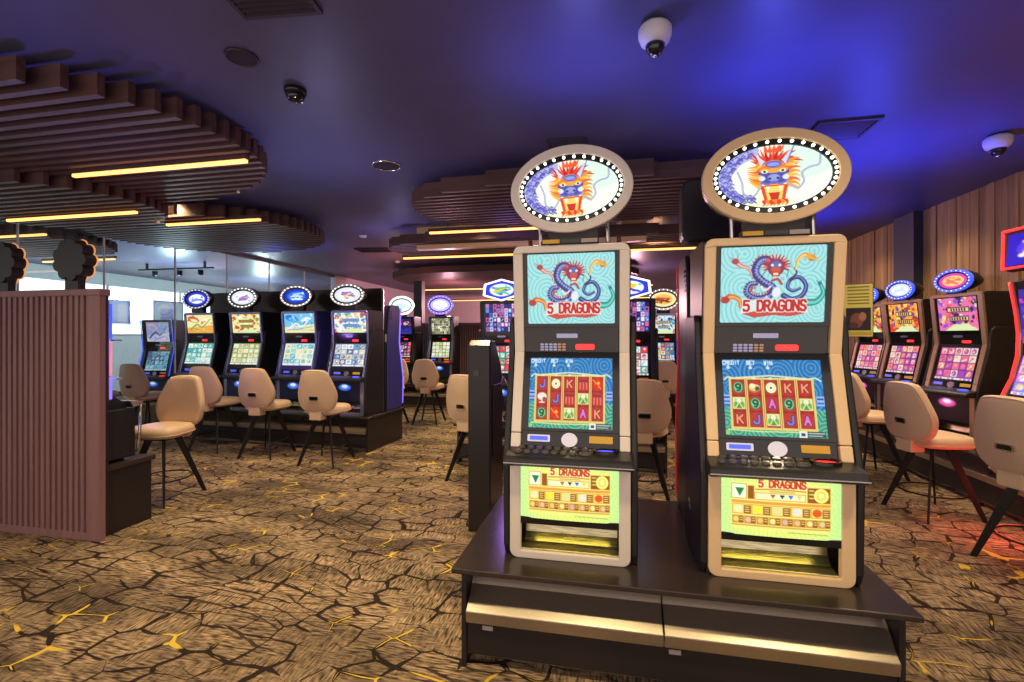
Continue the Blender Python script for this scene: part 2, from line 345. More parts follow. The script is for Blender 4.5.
def picmesh(name, pic, W, H, fn, m, parent, ellipse=False, bulge=0):
    """a sheet W x H centred on 0, its picture held as vertex colours; fn(u,v,d)->xyz"""
    h, w = pic.h, pic.w; me = bpy.data.meshes.new(name)
    us = (np.arange(w)/(w-1)-.5)*W; vs = (.5-np.arange(h)/(h-1))*H
    co = [fn(u, v, bulge*(1-(2*u/W)**2)) for v in vs for u in us]
    fs = []
    for j in range(h-1):
        for i in range(w-1):
            if ellipse:
                if (2*(us[i]+us[i+1])/2/W)**2+(2*(vs[j]+vs[j+1])/2/H)**2 > 1.02: continue
            fs.append((j*w+i, (j+1)*w+i, (j+1)*w+i+1, j*w+i+1))
    me.from_pydata(co, [], fs); a = pic.a.reshape(-1, 3).clip(0, 1)
    lin = np.where(a <= .04045, a/12.92, ((a+.055)/1.055)**2.4)
    ca = me.color_attributes.new('picture', 'FLOAT_COLOR', 'POINT'); ca.data.foreach_set('color', np.hstack([lin, np.ones((len(lin),1))]).astype(np.float32).ravel())
    me.materials.append(M[m]); o = bpy.data.objects.new(name, me); C.objects.link(o)
    if parent: o.parent = parent
    return o

def swirl(p, x0, y0, x1, y1, col, pitch, seeds, op=.5, wd=.34):
    d = np.full((p.h, p.w), 1e9)
    for (a, b, k) in seeds:
        d = np.minimum(d, np.hypot(p.X-a, (p.Y-b))*k)
    m = (np.sin(d*2*PI/pitch) > 1-2*wd).astype(float)*((p.X>=x0)&(p.X<=x1)&(p.Y>=y0)&(p.Y<=y1))
    p.put(m, col, op)
def little_dragon(p, pts, w0, w1, body, belly, head):
    s = spline(pts); p.line(s, w0, body, 1, w1); p.line([(x+.6,y+.4) for x,y in s], w0*.4, belly, 1, w1*.4)
    x, y = pts[0]; p.ell(x, y, w0*.7, w0*.55, head); p.line([(x,y),(x-w0,y-w0*.8)], 1.2, head); p.line([(x,y),(x+w0*.5,y-w0)], 1.2, head)
def dragon_top():
    p = Pic(176, 132, (172,232,230)); R = random.Random(4)
    swirl(p, 0, 0, 176, 132, (96,190,205), 6.5, [(R.uniform(0,176), R.uniform(0,132), R.uniform(.8,1.2)) for _ in range(16)], .5, .3)
    navy = (52,62,140); pale = (126,138,205); dk = (28,30,84)
    body = spline([(92,44),(80,26),(66,28),(60,46),(74,62),(90,72),(84,86),(62,90),(46,80),(50,66),(62,64)])
    for wv, c in ((15,dk),(12.5,navy)): p.line(body, wv, c, 1, wv*.55)
    p.line([(x+1.5,y-1) for x,y in body], 4, pale, 1, 2)
    for k in range(0, len(body)-1, 2):
        (x0,y0),(x1,y1) = body[k], body[k+1]; L = math.hypot(x1-x0,y1-y0)+1e-6; nx, ny = -(y1-y0)/L, (x1-x0)/L
        p.line([(x0-nx*5,y0-ny*5),(x0+nx*1,y0+ny*1)], 1.2, (205,210,240), .8); p.line([(x0+nx*6,y0+ny*6),(x0+nx*9,y0+ny*9)], 2, (190,60,80))
    for (a,b) in ((60,92),(80,86),(118,90),(140,76)): 
        for k in range(3): p.line([(a,b),(a-5+k*5,b+6)], 1.8, (220,225,245))
    loop = spline([(108,86),(122,92),(138,86),(144,70),(134,56),(120,58),(114,70),(122,78),(134,74)])
    for wv, c in ((9,dk),(7,navy)): p.line(loop, wv, c, 1, wv*.5)
    p.line([(x,y-1) for x,y in loop], 2, pale)
    p.line(spline([(118,60),(128,48),(124,40)]), 4, (70,60,90), 1, 2)
    # head: mane, face, jaw
    for i in range(15):
        a = -PI*1.15+PI*1.3*i/14; p.line([(94,36),(94+23*math.cos(a), 34+18*math.sin(a))], 6.5, [(190,50,60),(225,90,50),(170,40,80)][i%3], 1, 1.8)
    p.ell(94,38,14,14,(150,50,90)); p.ell(94,34,9,7,(90,110,190)); p.ell(88,34,2.6,2.2,(255,240,200)); p.ell(100,34,2.6,2.2,(255,240,200))
    p.ell(94,42,8,5,(205,90,70)); p.rect(87,45,101,53,(200,55,45)); p.rect(90,47,98,51,(255,225,190)); p.line(spline([(82,40),(72,50),(74,58)]),1,(120,60,90)); p.line(spline([(104,40),(114,44),(112,54)]),1,(120,60,90))
    p.line(spline([(88,60),(98,58),(104,66)]), 4, (190,70,80)); p.line(spline([(86,70),(78,76),(70,70)]), 3, (235,235,250))
    p.ell(96,80,7,9,(235,238,250), .3)
    little_dragon(p, [(26,26),(36,34),(48,38),(54,50)], 9, 3, (205,120,110), (245,200,190), (180,70,80))
    little_dragon(p, [(152,24),(140,18),(130,26),(126,42)], 9, 3, (230,165,60), (255,225,140), (205,110,50))
    for i in range(6): p.line([(142,22),(150+i*3,14+i*3)], 3, (235,180,70), 1, 1)
    little_dragon(p, [(10,92),(20,86),(34,92),(36,104)], 11, 5, (215,110,50), (250,180,90), (190,60,50))
    little_dragon(p, [(166,66),(172,82),(162,96),(146,98)], 5, 13, (30,150,150), (110,215,190), (40,120,150))
    # title
    p.poly([(34,116),(46,92),(138,92),(150,114),(120,120),(92,117),(60,121)], (235,240,235), .75)
    p.poly([(38,116),(60,112),(92,114),(124,112),(146,116),(120,121),(92,119),(60,123)], (205,60,50), .9)
    for wd, c in ((6.6,(255,245,235)),(4.2,(196,38,40))): p.text('5 DRAGONS', 42, 94, 17, 8.8, wd, c, .34)
    return p
def letter(p, ch, x, y, h, col, out=(70,20,30)):
    p.text(ch, x-h*.36, y-h*.5, h, h*.72, 5.6, out); p.text(ch, x-h*.36, y-h*.5, h, h*.72, 3.6, col)
def symbol(p, k, x, y):
    if k == 'C': p.ell(x,y,10,10,(120,100,30)); p.ell(x,y,9,9,(255,250,205)); p.ell(x,y,6.4,6.4,(225,225,150)); p.ell(x,y,5,5,(255,255,225)); p.ell(x,y,2,2,(60,80,40))
    elif k in 'KAJ': letter(p, k, x, y, 13, {'K':(255,150,110),'A':(230,120,220),'J':(120,130,235)}[k]); 
    elif k == '9': p.ell(x,y,9.5,10,(40,110,70)); p.ell(x,y,8,8.6,(95,205,130)); letter(p, '9', x, y, 11, (30,90,60), (160,235,180))
    elif k == 'T': p.rect(x-11,y-10,x+11,y+10,(225,235,150)); p.rect(x-6,y-7,x+6,y+9,(80,160,80)); p.ell(x,y-4,5,4,(250,245,210)); p.ell(x-7,y+3,2.5,5,(110,180,90)); p.ell(x+7,y+3,2.5,5,(110,180,90)); p.line([(x-6,y+8),(x,y-2),(x+6,y+8)],2,(240,230,150))
    elif k == 'R': p.ell(x,y,8,10,(235,50,30)); p.line([(x-9,y-8),(x+7,y+8)],2.4,(255,140,40)); p.line([(x+8,y-8),(x-6,y+9)],2.4,(215,30,30)); p.ell(x+2,y-2,3,3,(255,190,60))
    elif k == 'P': 
        for i in (-1,0,1): p.line([(x+i*6,y-8),(x+i*7,y+9)],3,(235,120,110)); p.ell(x+i*6,y-6,3,3,(150,40,60))
    elif k == 'F': p.ell(x,y,10,6,(235,215,120)); p.ell(x-4,y-3,5,4,(255,245,200)); p.ell(x+5,y+2,4,4,(90,70,110)); p.line([(x-9,y+5),(x,y+8),(x+9,y+4)],2.5,(180,140,60))
    elif k == 'U': p.ell(x,y-3,10,7,(240,235,225)); p.rect(x-1.5,y-2,x+1.5,y+9,(235,225,215)); p.ell(x+5,y+2,4,4,(140,90,80)); p.line([(x-5,y+8),(x+5,y+8)],2,(240,240,235))
def dragon_reels(grid):
    p = Pic(176, 132, (30,110,180)); R = random.Random(2)
    p.rect(0, 84, 176, 132, (48,150,130)); 
    swirl(p, 0, 0, 176, 90, (92,180,225), 6.5, [(158,14,1)]+[(R.uniform(0,150), R.uniform(10,60), R.uniform(.8,1.2)) for _ in range(9)], .65, .32)
    swirl(p, 0, 84, 176, 132, (150,225,180), 6, [(R.uniform(0,176), R.uniform(90,150), 1) for _ in range(9)], .6, .34)
    for t, x in (('CREDIT',3),('BET',46),('WIN',77)):
        p.text(t, x, 3, 6, 3.6, 1.5, (235,245,255), .45)
        p.ell(x+(9 if t=='CREDIT' else 6), 15, 3.5, 2.2, (215,235,240)); p.ell(x+(9 if t=='CREDIT' else 6), 11.6, 1.8, 1.2, (235,245,240))
    p.rect(12, 32, 160, 120, (235,215,120)); p.rect(14,34,158,118,(150,95,40))
    for i in range(5):
        x0 = 14+i*29; p.rect(x0, 34, x0+28, 118, (232,205,110)); p.rect(x0+2.2, 36, x0+26, 116, (176,42,34))
        for j in range(3):
            cx, cy = x0+14, 49+j*27; p.rect(x0+2.2, cy-13.5, x0+26, cy-12.6, (110,20,22)); p.ell(cx, cy, 12, 13, (205,62,44), 0, .55)
            symbol(p, grid[j][i], cx, cy)
    p.line([(4,36),(10,31),(20,33),(86,28),(152,33),(164,31),(172,36)], 2.6, (225,235,200))
    for i in range(5): p.ell(28+i*29, 33, 4, 2, (245,235,170))
    for x in (0, 162): p.rect(x, 62, x+13, 78, (150,190,240)); p.rect(x+1, 65, x+12, 68, (40,70,170)); p.rect(x+1, 72, x+12, 75, (70,100,200))
    p.line([(6,121),(60,123),(118,122),(166,124)], 2, (225,235,140)); p.rect(128,120,141,131,(235,240,235)); p.rect(131,123,138,128,(60,70,90))
    p.rect(142,120,172,130,(50,80,80)); p.line([(144,123),(170,123)],1.4,(235,240,235)); p.line([(144,127),(166,127)],1.4,(215,225,220)); p.rect(2,124,9,128,(160,220,60)); return p
def dragon_belly():
    p = Pic(180, 92, (240,246,128))
    r = np.clip(np.abs(p.X/180-.5)*2, 0, 1)[...,None]; g = np.array((176,242,170))/255.; p.a = p.a*(1-r**3)+g*r**3
    R = random.Random(9); swirl(p, 0, 0, 180, 92, (165,225,120), 5.5, [(R.uniform(0,40), R.uniform(0,92), 1) for _ in range(4)]+[(R.uniform(148,180), R.uniform(0,92), 1) for _ in range(4)], .45, .22)
    p.rect(26,14,152,78,(240,238,130))
    for wd, c in ((4.2,(255,250,190)),(2.3,(200,56,20))): p.text('5 DRAGONS', 62, 10, 9, 5.0, wd, c, .38)
    p.line([(58,23),(90,21.5),(122,23)], 1.3, (200,90,40)); p.line([(76,25),(108,25)],1,(200,120,60))
    br = (150,88,30); lt = (250,236,130)
    def frame(x0,y0,x1,y1,c=lt): p.rect(x0,y0,x1,y1,(214,150,40)); p.rect(x0+1,y0+1,x1-1,y1-1,c)
    frame(26,16,46,37,(236,246,215)); p.poly([(31,22),(43,22),(37,34)], (24,130,60)); frame(47,18,56,37,br)
    frame(56,27,122,37,(244,245,190))
    for x, c in ((80,(180,90,50)),(92,(50,50,70)),(103,(40,110,200)),(114,(235,215,70))): p.poly([(x-3.4,29),(x+3.4,29),(x,35)], c)
    frame(124,17,154,38,br); p.ell(142,27.5,9.5,9.5,(255,248,130)); p.ell(142,27.5,6,6,(225,205,80)); p.ell(142,27.5,4,4,(255,250,160))
    for y in (21,26,31): p.line([(127,y),(132,y)],1.6,(245,225,120))
    p.rect(26,39,154,43,(240,160,60))
    for i in range(5):
        x = 27+i*25.4; frame(x,44,x+25,58,(246,226,120)); p.ell(x+8,51,6,5.4,[(240,235,170),(245,235,60),(232,222,150),(238,228,210),(232,90,30)][i]); p.rect(x+15,46,x+24,57,br)
        for y in (48.5,51.5,54.5): p.line([(x+17,y),(x+22,y)],1.3,(245,215,130))
    for i in range(8):
        x = 27+i*15.9; frame(x,60,x+15.4,71,(210,140,60)); p.ell(x+5,65.5,3.6,3.6,[(235,220,120),(235,190,170),(240,200,120),(248,236,150),(220,180,170),(235,190,150),(248,236,150),(225,205,150)][i]); p.rect(x+9,61.5,x+14.5,70,br)
        for y in (63.5,66.5): p.line([(x+10.4,y),(x+13.4,y)],1.2,(245,215,130))
    p.line([(27,73),(153,73)],1.2,(190,120,50)); p.line([(100,79),(150,80)],.9,(150,160,60)); p.a = p.a[3:87, 12:168]; p.h, p.w = p.a.shape[:2]; return p
def dragon_face():
    p = Pic(168, 108, (246,252,236)); R = random.Random(5)
    p.ell(125,30,50,30,(205,240,225),0,.6); p.ell(60,96,50,16,(248,250,190),0,.6)
    # scaled coils at the left
    for c, dx in (((92,92,180),0),):
        p.line(spline([(52,10),(30,22),(14,46),(18,74),(34,88)]), 25, (180,184,228), 1, 15)
    for i in range(120):
        t = R.random(); s = spline([(52,10),(30,22),(14,46),(18,74),(34,88)], 12); x, y = s[int(t*(len(s)-1))]
        x += R.uniform(-11,11)*(1-.4*t); y += R.uniform(-10,10)
        p.line([(x-3,y+1.2),(x,y-1.6),(x+3,y+1.2)], 1.5, R.choice([(70,68,165),(90,86,190),(120,120,215)]))
    for i in range(14): x, y = R.uniform(36,56), R.uniform(84,96); p.line([(x-4,y),(x,y-3),(x+3,y)], 2, (84,84,180))
    # flame mane
    def flame(x, y, a, L, wd, c): p.line(spline([(x,y),(x+L*.5*math.cos(a)+wd*.3,y+L*.5*math.sin(a)),(x+L*math.cos(a+.25),y+L*math.sin(a+.25))]), wd, c, 1, .8)
    for i in range(16):
        a = -PI*.96+PI*.92*i/15; flame(84+10*math.cos(a), 34, a, 24+4*(i%3), 8, [(214,44,30),(236,80,40),(190,30,44)][i%3])
    for i in range(8):
        flame(64, 32+i*5.4, PI-.5+(.12*i), 18, 7, [(240,150,40),(250,190,70),(232,110,36)][i%3]); flame(104, 32+i*5.4, .0-.5+.12*i, 18, 7, [(240,150,40),(250,190,70),(232,110,36)][i%3])
    for i in range(5): flame(74+i*5, 12, -PI/2+(i-2)*.2, 10, 6, (238,92,40))
    p.poly([(66,36),(58,14),(72,28)], (214,214,240)); p.poly([(102,36),(112,8),(96,28)], (214,214,240)); p.line([(103,34),(114,6)],1.8,(110,110,180))
    # face
    p.ell(84,50,21,23,(236,166,70)); p.ell(84,34,12,6,(96,100,190)); p.ell(84,34,9,3,(150,160,225))
    p.poly([(62,44),(80,48),(78,52),(62,50)], (84,80,170)); p.poly([(106,44),(88,48),(90,52),(106,50)], (84,80,170))
    for x in (71, 97): p.ell(x,45,5,3,(255,246,190)); p.ell(x,45,2,2,(50,30,60)); p.line([(x-7,40),(x,37),(x+7,40)],3,(240,120,40))
    p.ell(84,57,20,9,(74,78,170)); p.ell(84,56,9,6,(150,158,220)); p.ell(78,57,2.2,1.8,(40,36,100)); p.ell(90,57,2.2,1.8,(40,36,100)); p.ell(67,56,5,4,(226,230,248)); p.ell(101,56,5,4,(226,230,248))
    p.line(spline([(66,63),(76,66),(84,62),(92,66),(102,63)]), 3, (112,110,200))
    p.poly([(64,68),(104,68),(98,96),(84,101),(70,96)], (226,72,34)); p.poly([(70,70),(98,70),(94,92),(84,95),(74,92)], (252,214,110)); p.poly([(76,80),(92,80),(89,92),(79,92)], (205,44,34)); p.poly([(72,70),(78,70),(75,78)], (255,255,245)); p.poly([(90,70),(96,70),(93,78)], (255,255,245))
    for i in range(7): flame(68+i*5.4, 94, PI/2, 8, 5, (244,140,40) if i%2 else (226,60,30))
    # whiskers
    for s_ in ([(66,66),(54,84),(40,78),(38,60),(32,42)], [(102,64),(116,76),(126,66),(124,52),(134,44),(148,40),(150,24)]):
        p.line(spline(s_), 2.6, (120,124,180)); p.line(spline(s_), 1, (215,220,235))
    return p
def back_top(seed, pal, kind=0):
    R = random.Random(seed); p = Pic(76, 57, pal[0])
    if kind == 0:
        for i in range(70): p.ell(R.uniform(0,76), R.uniform(0,57), R.uniform(2,7), R.uniform(2,5), R.choice(pal), R.random()*3)
        for i in range(26): x = R.uniform(0,76); y = R.uniform(0,57); p.rect(x,y,x+R.uniform(2,5),y+R.uniform(1,4),R.choice([(250,240,220),pal[1],pal[2],pal[-1]]))
        p.rect(18,17,60,26,pal[-1]); p.rect(19.5,18.5,58.5,24.5,pal[2]); p.rect(22,32,58,41,pal[-1]); p.rect(23.5,33.5,56.5,39.5,pal[2])
        for y in (21.5,36.5):
            for x in range(25,55,5): p.rect(x,y-2.2,x+3.2,y+2.2,pal[-1])
        p.poly([(10,57),(30,46),(56,45),(72,57)], (225,240,180))
    elif kind == 1:
        p.poly([(0,40),(76,32),(76,57),(0,57)], pal[1]); p.ell(20,15,17,9,pal[2],.3); p.ell(22,18,11,5,pal[0],.3); p.ell(54,18,13,6,pal[3],-.2)
        for i in range(22): p.ell(R.uniform(4,72),R.uniform(4,30),R.uniform(2,6),R.uniform(1,3),R.choice([pal[0],pal[3],pal[2]]),R.random()*3,.7)
        p.line(spline([(10,46),(30,30),(44,38),(68,14)]),5,pal[-1],1,2)
        for i in range(12): p.line([(R.uniform(0,76),R.uniform(38,54)),(R.uniform(0,76),R.uniform(38,54))],1.4,R.choice(pal),.7)
    else:
        for i in range(9):
            for j in range(6):
                x, y = 1+i*8.3, 1+j*9.3; p.rect(x,y,x+7.4,y+8.4,R.choice(pal[1:])); p.ell(x+3.7,y+4.2,2.4,2.8,R.choice(pal)); 
                if R.random() < .5: p.line([(x+1.5,y+6),(x+5.5,y+2)],1.3,R.choice(pal))
    return p
def back_reels(seed, pal, frame_c):
    R = random.Random(seed); p = Pic(76, 57, frame_c)
    for i in range(5):
        for j in range(4):
            c = R.choice(pal); x, y = 2+i*14.6, 2+j*12.6; p.rect(x,y,x+13.6,y+11.6,c); d = R.choice(pal); p.ell(x+6.8,y+5.8,4.6,4.4,d); p.ell(x+6.8+R.uniform(-2,2),y+5.8+R.uniform(-2,2),2.4,2.2,R.choice(pal))
            p.line([(x+2,y+9.5),(x+R.uniform(6,12),y+R.uniform(1,8))],1.5,R.choice(pal+[(250,250,240)]))
    p.rect(0,52.5,76,57,(235,235,245))
    for i in range(9): p.rect(3+i*8,53.6,8+i*8,56,R.choice(pal))
    return p
def back_sign(seed, base, inner, deco):
    R = random.Random(seed); p = Pic(48, 34, base); p.ell(24,17,17,11,inner)
    for i in range(9): x, y = 24+R.uniform(-13,13), 17+R.uniform(-7,7); p.ell(x,y,R.uniform(1.5,4),R.uniform(1,2.4),R.choice(deco+[base]),R.random()*3)
    for i in range(6): p.line([(12+R.uniform(0,8),12+R.uniform(0,12)),(26+R.uniform(0,10),10+R.uniform(0,14))],3,R.choice(deco))
    return p
def back_belly(c): 
    p = Pic(40, 20, tuple(int(v*.12) for v in c)); p.ell(20,6,8,3,c); p.ell(20,5,4,1.6,(225,230,255)); return p

# ------------------------------------------------------------------ the setting
XL, XR, YB, YF, H = -6.60, 3.65, -1.6, 16.0, 2.90
struct(MB().box(-11.5, XR, YB, YF, -.06, 0).build('floor', 'carpet'))
struct(MB().box(-11.5, XR, YB, YF, H, H+.08).build('ceiling', 'ceilpaint'))
R = random.Random(1); mb = MB(); mb.box(XR+.03, XR+.12, YB, YF, 0, H); y = YB
while y < YF-.1:
    wd = R.choice([.075,.095,.12]); dd = R.choice([0,.008,.016])
    if not (6.50 < y+wd/2 < 6.95): mb.box(XR-dd, XR+.031, y+.004, min(YF, y+wd), .1, H)
    y += wd
struct(mb.build('wall_right', 'board'))
struct(MB().box(XR-.035, XR+.03, YB, YF, 0, .10).build('baseboard_right', 'cab'))
struct(MB().box(XR-.10, XR+.03, 6.52, 6.93, 0, H).build('trim_1', 'navy'))
struct(MB().box(-11.5, XR+.12, YF, YF+.1, 0, H).build('wall_back', 'pinkwall'))
struct(MB().box(-11.6, -11.5, YB, YF, 0, H).build('wall_left', 'whitewall'))
struct(MB().box(-11.5, -11.45, YB, YF, 0, .1).build('baseboard_left', 'cab'))
struct(MB().box(-11.5, XR, YF-.03, YF, 0, .1).build('baseboard_back', 'cab'))
# column and bulkhead towards the back
struct(MB().box(-4.42,-4.22,10.2,10.4,0,H).build('trim_2', 'cab', bevel=.005))
# glass wall
yy = [YB,-.55,.4,1.35,2.3,3.2,4.14,5.08,6.13,7.15,8.2,9.3,10.4]
for i in range(len(yy)-1):
    g = struct(MB().box(XL-.006, XL+.006, yy[i]+.006, yy[i+1]-.006, .06, H-.05).build('wall_panel_%d' % (i+1), 'glass'))
    MB().box(XL-.012, XL+.012, yy[i+1]-.006, yy[i+1]+.006, .06, H-.05).build('joint', 'white', g)
struct(MB().box(XL-.04, XL+.04, YB, 10.46, H-.05, H).build('trim_3', 'cab'))
struct(MB().box(XL-.04, XL+.04, YB, 10.46, 0, .06).build('trim_4', 'cab'))
struct(MB().box(XL-.06, XL+.06, 10.40, YF, 0, H).build('wall_left_back', 'pinkwall'))
# glowing panels standing in for the side room's bright wall band
for i, y0 in enumerate([3.2+1.9*k for k in range(6)]):
    wn = struct(MB().box(-11.5, -11.44, y0, y0+1.86, 1.45, 2.62).build('wall_panel_%d' % (20+i), 'whitewall'))
    MB().box(-11.44, -11.43, y0+.02, y0+1.84, 1.48, 2.59).build('glow_panel', 'whiteled', wn)

# ceiling fittings
def disc(name, loc, r, m, label, cat, group=None, ring='vent'):
    t = empty(name, loc, 0, label, cat, group)
    MB().lathe([(r, 0), (r, -.008), (r*.93, -.014), (r*.88, -.008), (r*.88, 0)], n=32).build('rim', ring, t, True)
    MB().lathe([(r*.88, 0), (r*.88, -.007), (r*.5, -.010), (.005, -.011)], n=32).build('grille', m, t)
    return t
disc('ceiling_speaker', (-1.93,2.19,H), .083, 'speaker', 'round black ceiling speaker nearest the wide slatted raft at upper left', 'speaker', 'round ceiling speakers')
disc('ceiling_speaker', (-1.91,3.83,H), .125, 'speaker', 'round black ceiling speaker with a bright rim between the two slatted ceiling rafts', 'speaker', 'round ceiling speakers', 'chrome')
def dome(loc, r, shell, label, lens):
    t = empty('dome_camera', loc, 0, label, 'security camera')
    if shell == 'white':
        MB().lathe([(r*.7,0),(r*.7,-.012),(r*.62,-.015)], n=28).build('mount', 'vent', t, True)
        MB().lathe([(r*.85,-.012),(r,-.03),(r*1.0,-.06),(r*.86,-.09),(r*.6,-.105)], n=28).build('housing', 'white', t, True)
        MB().lathe([(r*.60,-.100),(r*.55,-.125),(r*.35,-.150),(.004,-.158)], n=24).build('dome_glass', 'gloss', t, True)
        MB().lathe([(r*.16,-.150),(r*.14,-.160),(.004,-.163)], n=14).build('lens', 'chrome', t, True)
    else:
        MB().lathe([(r,0),(r,-.02),(r*.9,-.03)], n=28).build('mount', 'gloss', t, True)
        MB().lathe([(r*.88,-.028),(r*.78,-.055),(r*.5,-.075),(.004,-.083)], n=24).build('dome_glass', 'gloss', t, True)
        for k in range(6): a = k*1.05; MB().lathe([(.006,0),(.006,-.004),(.001,-.005)], (r*.62*math.cos(a), r*.62*math.sin(a), -.062), 8).build('infrared_diode', 'chrome', t)
    return t
dome((.21,2.36,H), .078, 'white', 'white dome security camera on the ceiling above and between the two big dragon slot machines', 1)
dome((2.82,4.18,H), .084, 'white', 'white dome security camera on the ceiling beside the wooden board wall', 1)
dome((-1.87,2.55,H), .065, 'black', 'small black dome camera with a ring of tiny glints on the dark ceiling', 1)
def vent(loc, wx, wy, rz, label, m='vent'):
    t = empty('ceiling_vent', loc, rz, label, 'air vent', None)
    MB().ring(rrect(-wx/2,wx/2,-wy/2,wy/2,.002,1), rrect(-wx/2+.02,wx/2-.02,-wy/2+.02,wy/2-.02,.002,1), lambda u,v,d: (u,v,-d), 0, .018).build('frame', m, t)
    b = MB(); n = 6
    for k in range(n):
        v = -wy/2+.03+(wy-.06)*k/(n-1); b.prism([(v-.014,-.003),(v+.010,-.018),(v+.014,-.016),(v-.010,-.001)], lambda u,q,d: (d,u,q), -wx/2+.02, wx/2-.02)
    b.build('louvre', m, t); MB().box(-wx/2+.02,wx/2-.02,-wy/2+.02,wy/2-.02,-.002,0).build('backing', 'black', t)
vent((-1.47,1.83,H), .38, .22, .1, 'louvred dark vent cut off by the top edge of the photo')
vent((1.62,3.82,H), .40, .34, .0, 'dark square vent behind the oval topper of the right dragon machine')
vent((-.32,3.72,H), .30, .30, .0, 'dark vent on the ceiling just behind the oval topper of the left dragon machine')
vent((-3.97,7.5,H), .60, .34, .1, 'small open vent in the ceiling beyond the speaker with the bright rim')
for loc, lb in (((-3.56,6.38,H),'small white smoke detector on the ceiling nearest the second slatted raft'), ((-4.1,8.7,H),'small white smoke detector farther back beyond the open ceiling vent')):
    t = empty('smoke_detector', loc, 0, lb, 'smoke detector')
    MB().lathe([(.055,0),(.055,-.02),(.035,-.035)], n=20).build('housing', 'white', t, True); MB().lathe([(.02,-.034),(.015,-.042),(.003,-.044)], n=14).build('sensor_cap', 'grey', t, True)

# slatted rafts
def raft(cx, cy, outline, z0, z1, label, pitch=.105, sw=.042, board=True, notch=()):
    """outline(y) -> (x_left, x_right) or None; slats run along x"""
    t = empty('slatted_ceiling_raft', (cx, cy, H), 0, label, 'ceiling raft', 'slatted timber ceiling rafts'); mb = MB(); ys = []; y = -4.0
    while y < 4.0:
        r = outline(y)
        if r and r[1]-r[0] > .2: mb.box(r[0], r[1], y-sw/2, y+sw/2, z0-H, z1-H); ys.append((y, r))
        y += pitch
    mb.build('slats', 'slat', t)
    b = MB()
    for fx in (-.6, .0, .6):
        yy0 = [y for y, r in ys if r[0] < fx*1.2 < r[1]]
        if yy0: b.box(fx*1.2-.02, fx*1.2+.02, min(yy0), max(yy0), z1-H-.005, z1-H+.02); b.tube([(fx*1.2, (min(yy0)+max(yy0))/2, z1-H), (fx*1.2, (min(yy0)+max(yy0))/2, -.001)], .006)
    b.build('hanger_rail', 'black', t)
    return t
def oval(ax0, ax1, b, p=2.0, lo=0, hi=0):
    def f(y):
        if abs(y) >= b: return None
        k = (1-abs(y/b)**p)**(1/p); return (-ax0*k, ax1*k)
    return f
raft(-5.0, 2.75, oval(1.55, 2.47, 1.28, 2.3), 2.735, 2.86, 'widest slatted timber ceiling raft at upper left, nearest the camera')
raft(-5.55, 3.55, oval(.95, 1.28, .85, 2.2), 2.64, 2.77, 'lower small slatted raft tucked under the left end of the widest raft')
raft(-5.1, 5.25, oval(1.42, 1.44, 1.15, 2.1), 2.70, 2.83, 'second slatted ceiling raft on the left, over the row of four machines')
raft(-.35, 4.70, oval(1.62, 1.6, .78, 2.6), 2.70, 2.83, 'slatted ceiling raft above and behind the left dragon machine topper')
raft(-1.5, 6.55, oval(1.62, 2.6, .68, 3.0), 2.66, 2.79, 'slatted raft behind the one over the left dragon machine, with boxy lit ends', board=False)
raft(-2.6, 10.6, oval(2.2, 3.2, 1.7, 3.0), 2.68, 2.81, 'farthest slatted ceiling raft, in front of the pink back wall', .14)
raft(-8.5, 5.2, oval(1.5, 1.4, .95, 2.4), 2.70, 2.83, 'slatted ceiling raft standing for a reflection in the left glass wall', .13)  # built beyond the glass to stand in for reflected slats
def led(x0, x1, y, z, label):
    t = empty('led_bar_light', ((x0+x1)/2, y, z), 0, label, 'light', 'warm linear ceiling lights'); L = (x1-x0)/2
    MB().box(-L-.01, L+.01, -.022, .022, .012, .05).build('housing', 'slat', t)
    MB().box(-L, L, -.017, .017, -.012, .012).build('diffuser', 'led', t, bevel=.004)
    for sx in (-.7,.7): MB().tube([(sx*L,0,.045),(sx*L,0,H-z-.001)], .004, 6).build('hanger', 'blackmetal', t)
led(-4.24,-2.63,3.03,2.70,'longest warm LED bar, under the widest slatted raft at upper left')
led(-6.16,-4.52,3.78,2.615,'warm LED bar at far left under the lower small raft')
led(-4.92,-3.71,4.47,2.67,'warm LED bar under the second left raft, right of the far left bar')
led(-2.16,-.60,5.47,2.67,'warm LED bar just left of the left dragon machine topper')
led(-3.17,1.30,6.93,2.63,'warm LED bar running low behind both dragon machines')
led(-5.10,-2.95,11.9,2.65,'faraway warm LED bar above the distant machines, the left of two in line')
led(-2.85,1.0,11.85,2.65,'faraway warm LED bar in line, to the right of its twin above the distant machines')
led(-6.0,2.5,15.2,2.62,'most distant warm LED bar against the pink wall')
led(-8.9,-6.85,4.58,2.67,'near warm LED bar standing for a reflection in the far left glass')  # this bar and the next stand in for reflected ones
led(-9.4,-7.9,6.25,2.67,'warm LED bar standing for a deeper reflection in the glass wall')
# wooden end blocks, amber light put into their paint, below the raft behind the left dragon machine
t = empty('slat_end_block', (-1.45,6.15,H), 0, 'row of amber-lit timber blocks between two warm LED bars', 'ceiling block')
x = -1.45
for wd in (1.55, .45, .28, .22, .3): MB().box(x+1.45-1.15, x+1.45-1.15+wd, -.05, .05, -.30, -.0).build('block', 'warmlit', t); x += wd+.06
t = empty('track_rail', (-8.6,8.0,H), 0, 'black lighting track on the ceiling beyond the glass wall', 'track lights')
MB().box(-.9,.9,-.02,.02,-.14,-.11).build('rail','blackmetal',t)
for x in (-.7,.7): MB().box(x-.02,x+.02,-.015,.015,-.12,0).build('stem','blackmetal',t)
for x in (-.5,.1,.6): MB().lathe([(.05,-.16),(.05,-.26),(.03,-.27)],(x,0,0),14).build('spot_head','blackmetal',t,True); 
for x, y in FILL_XY:
    pass

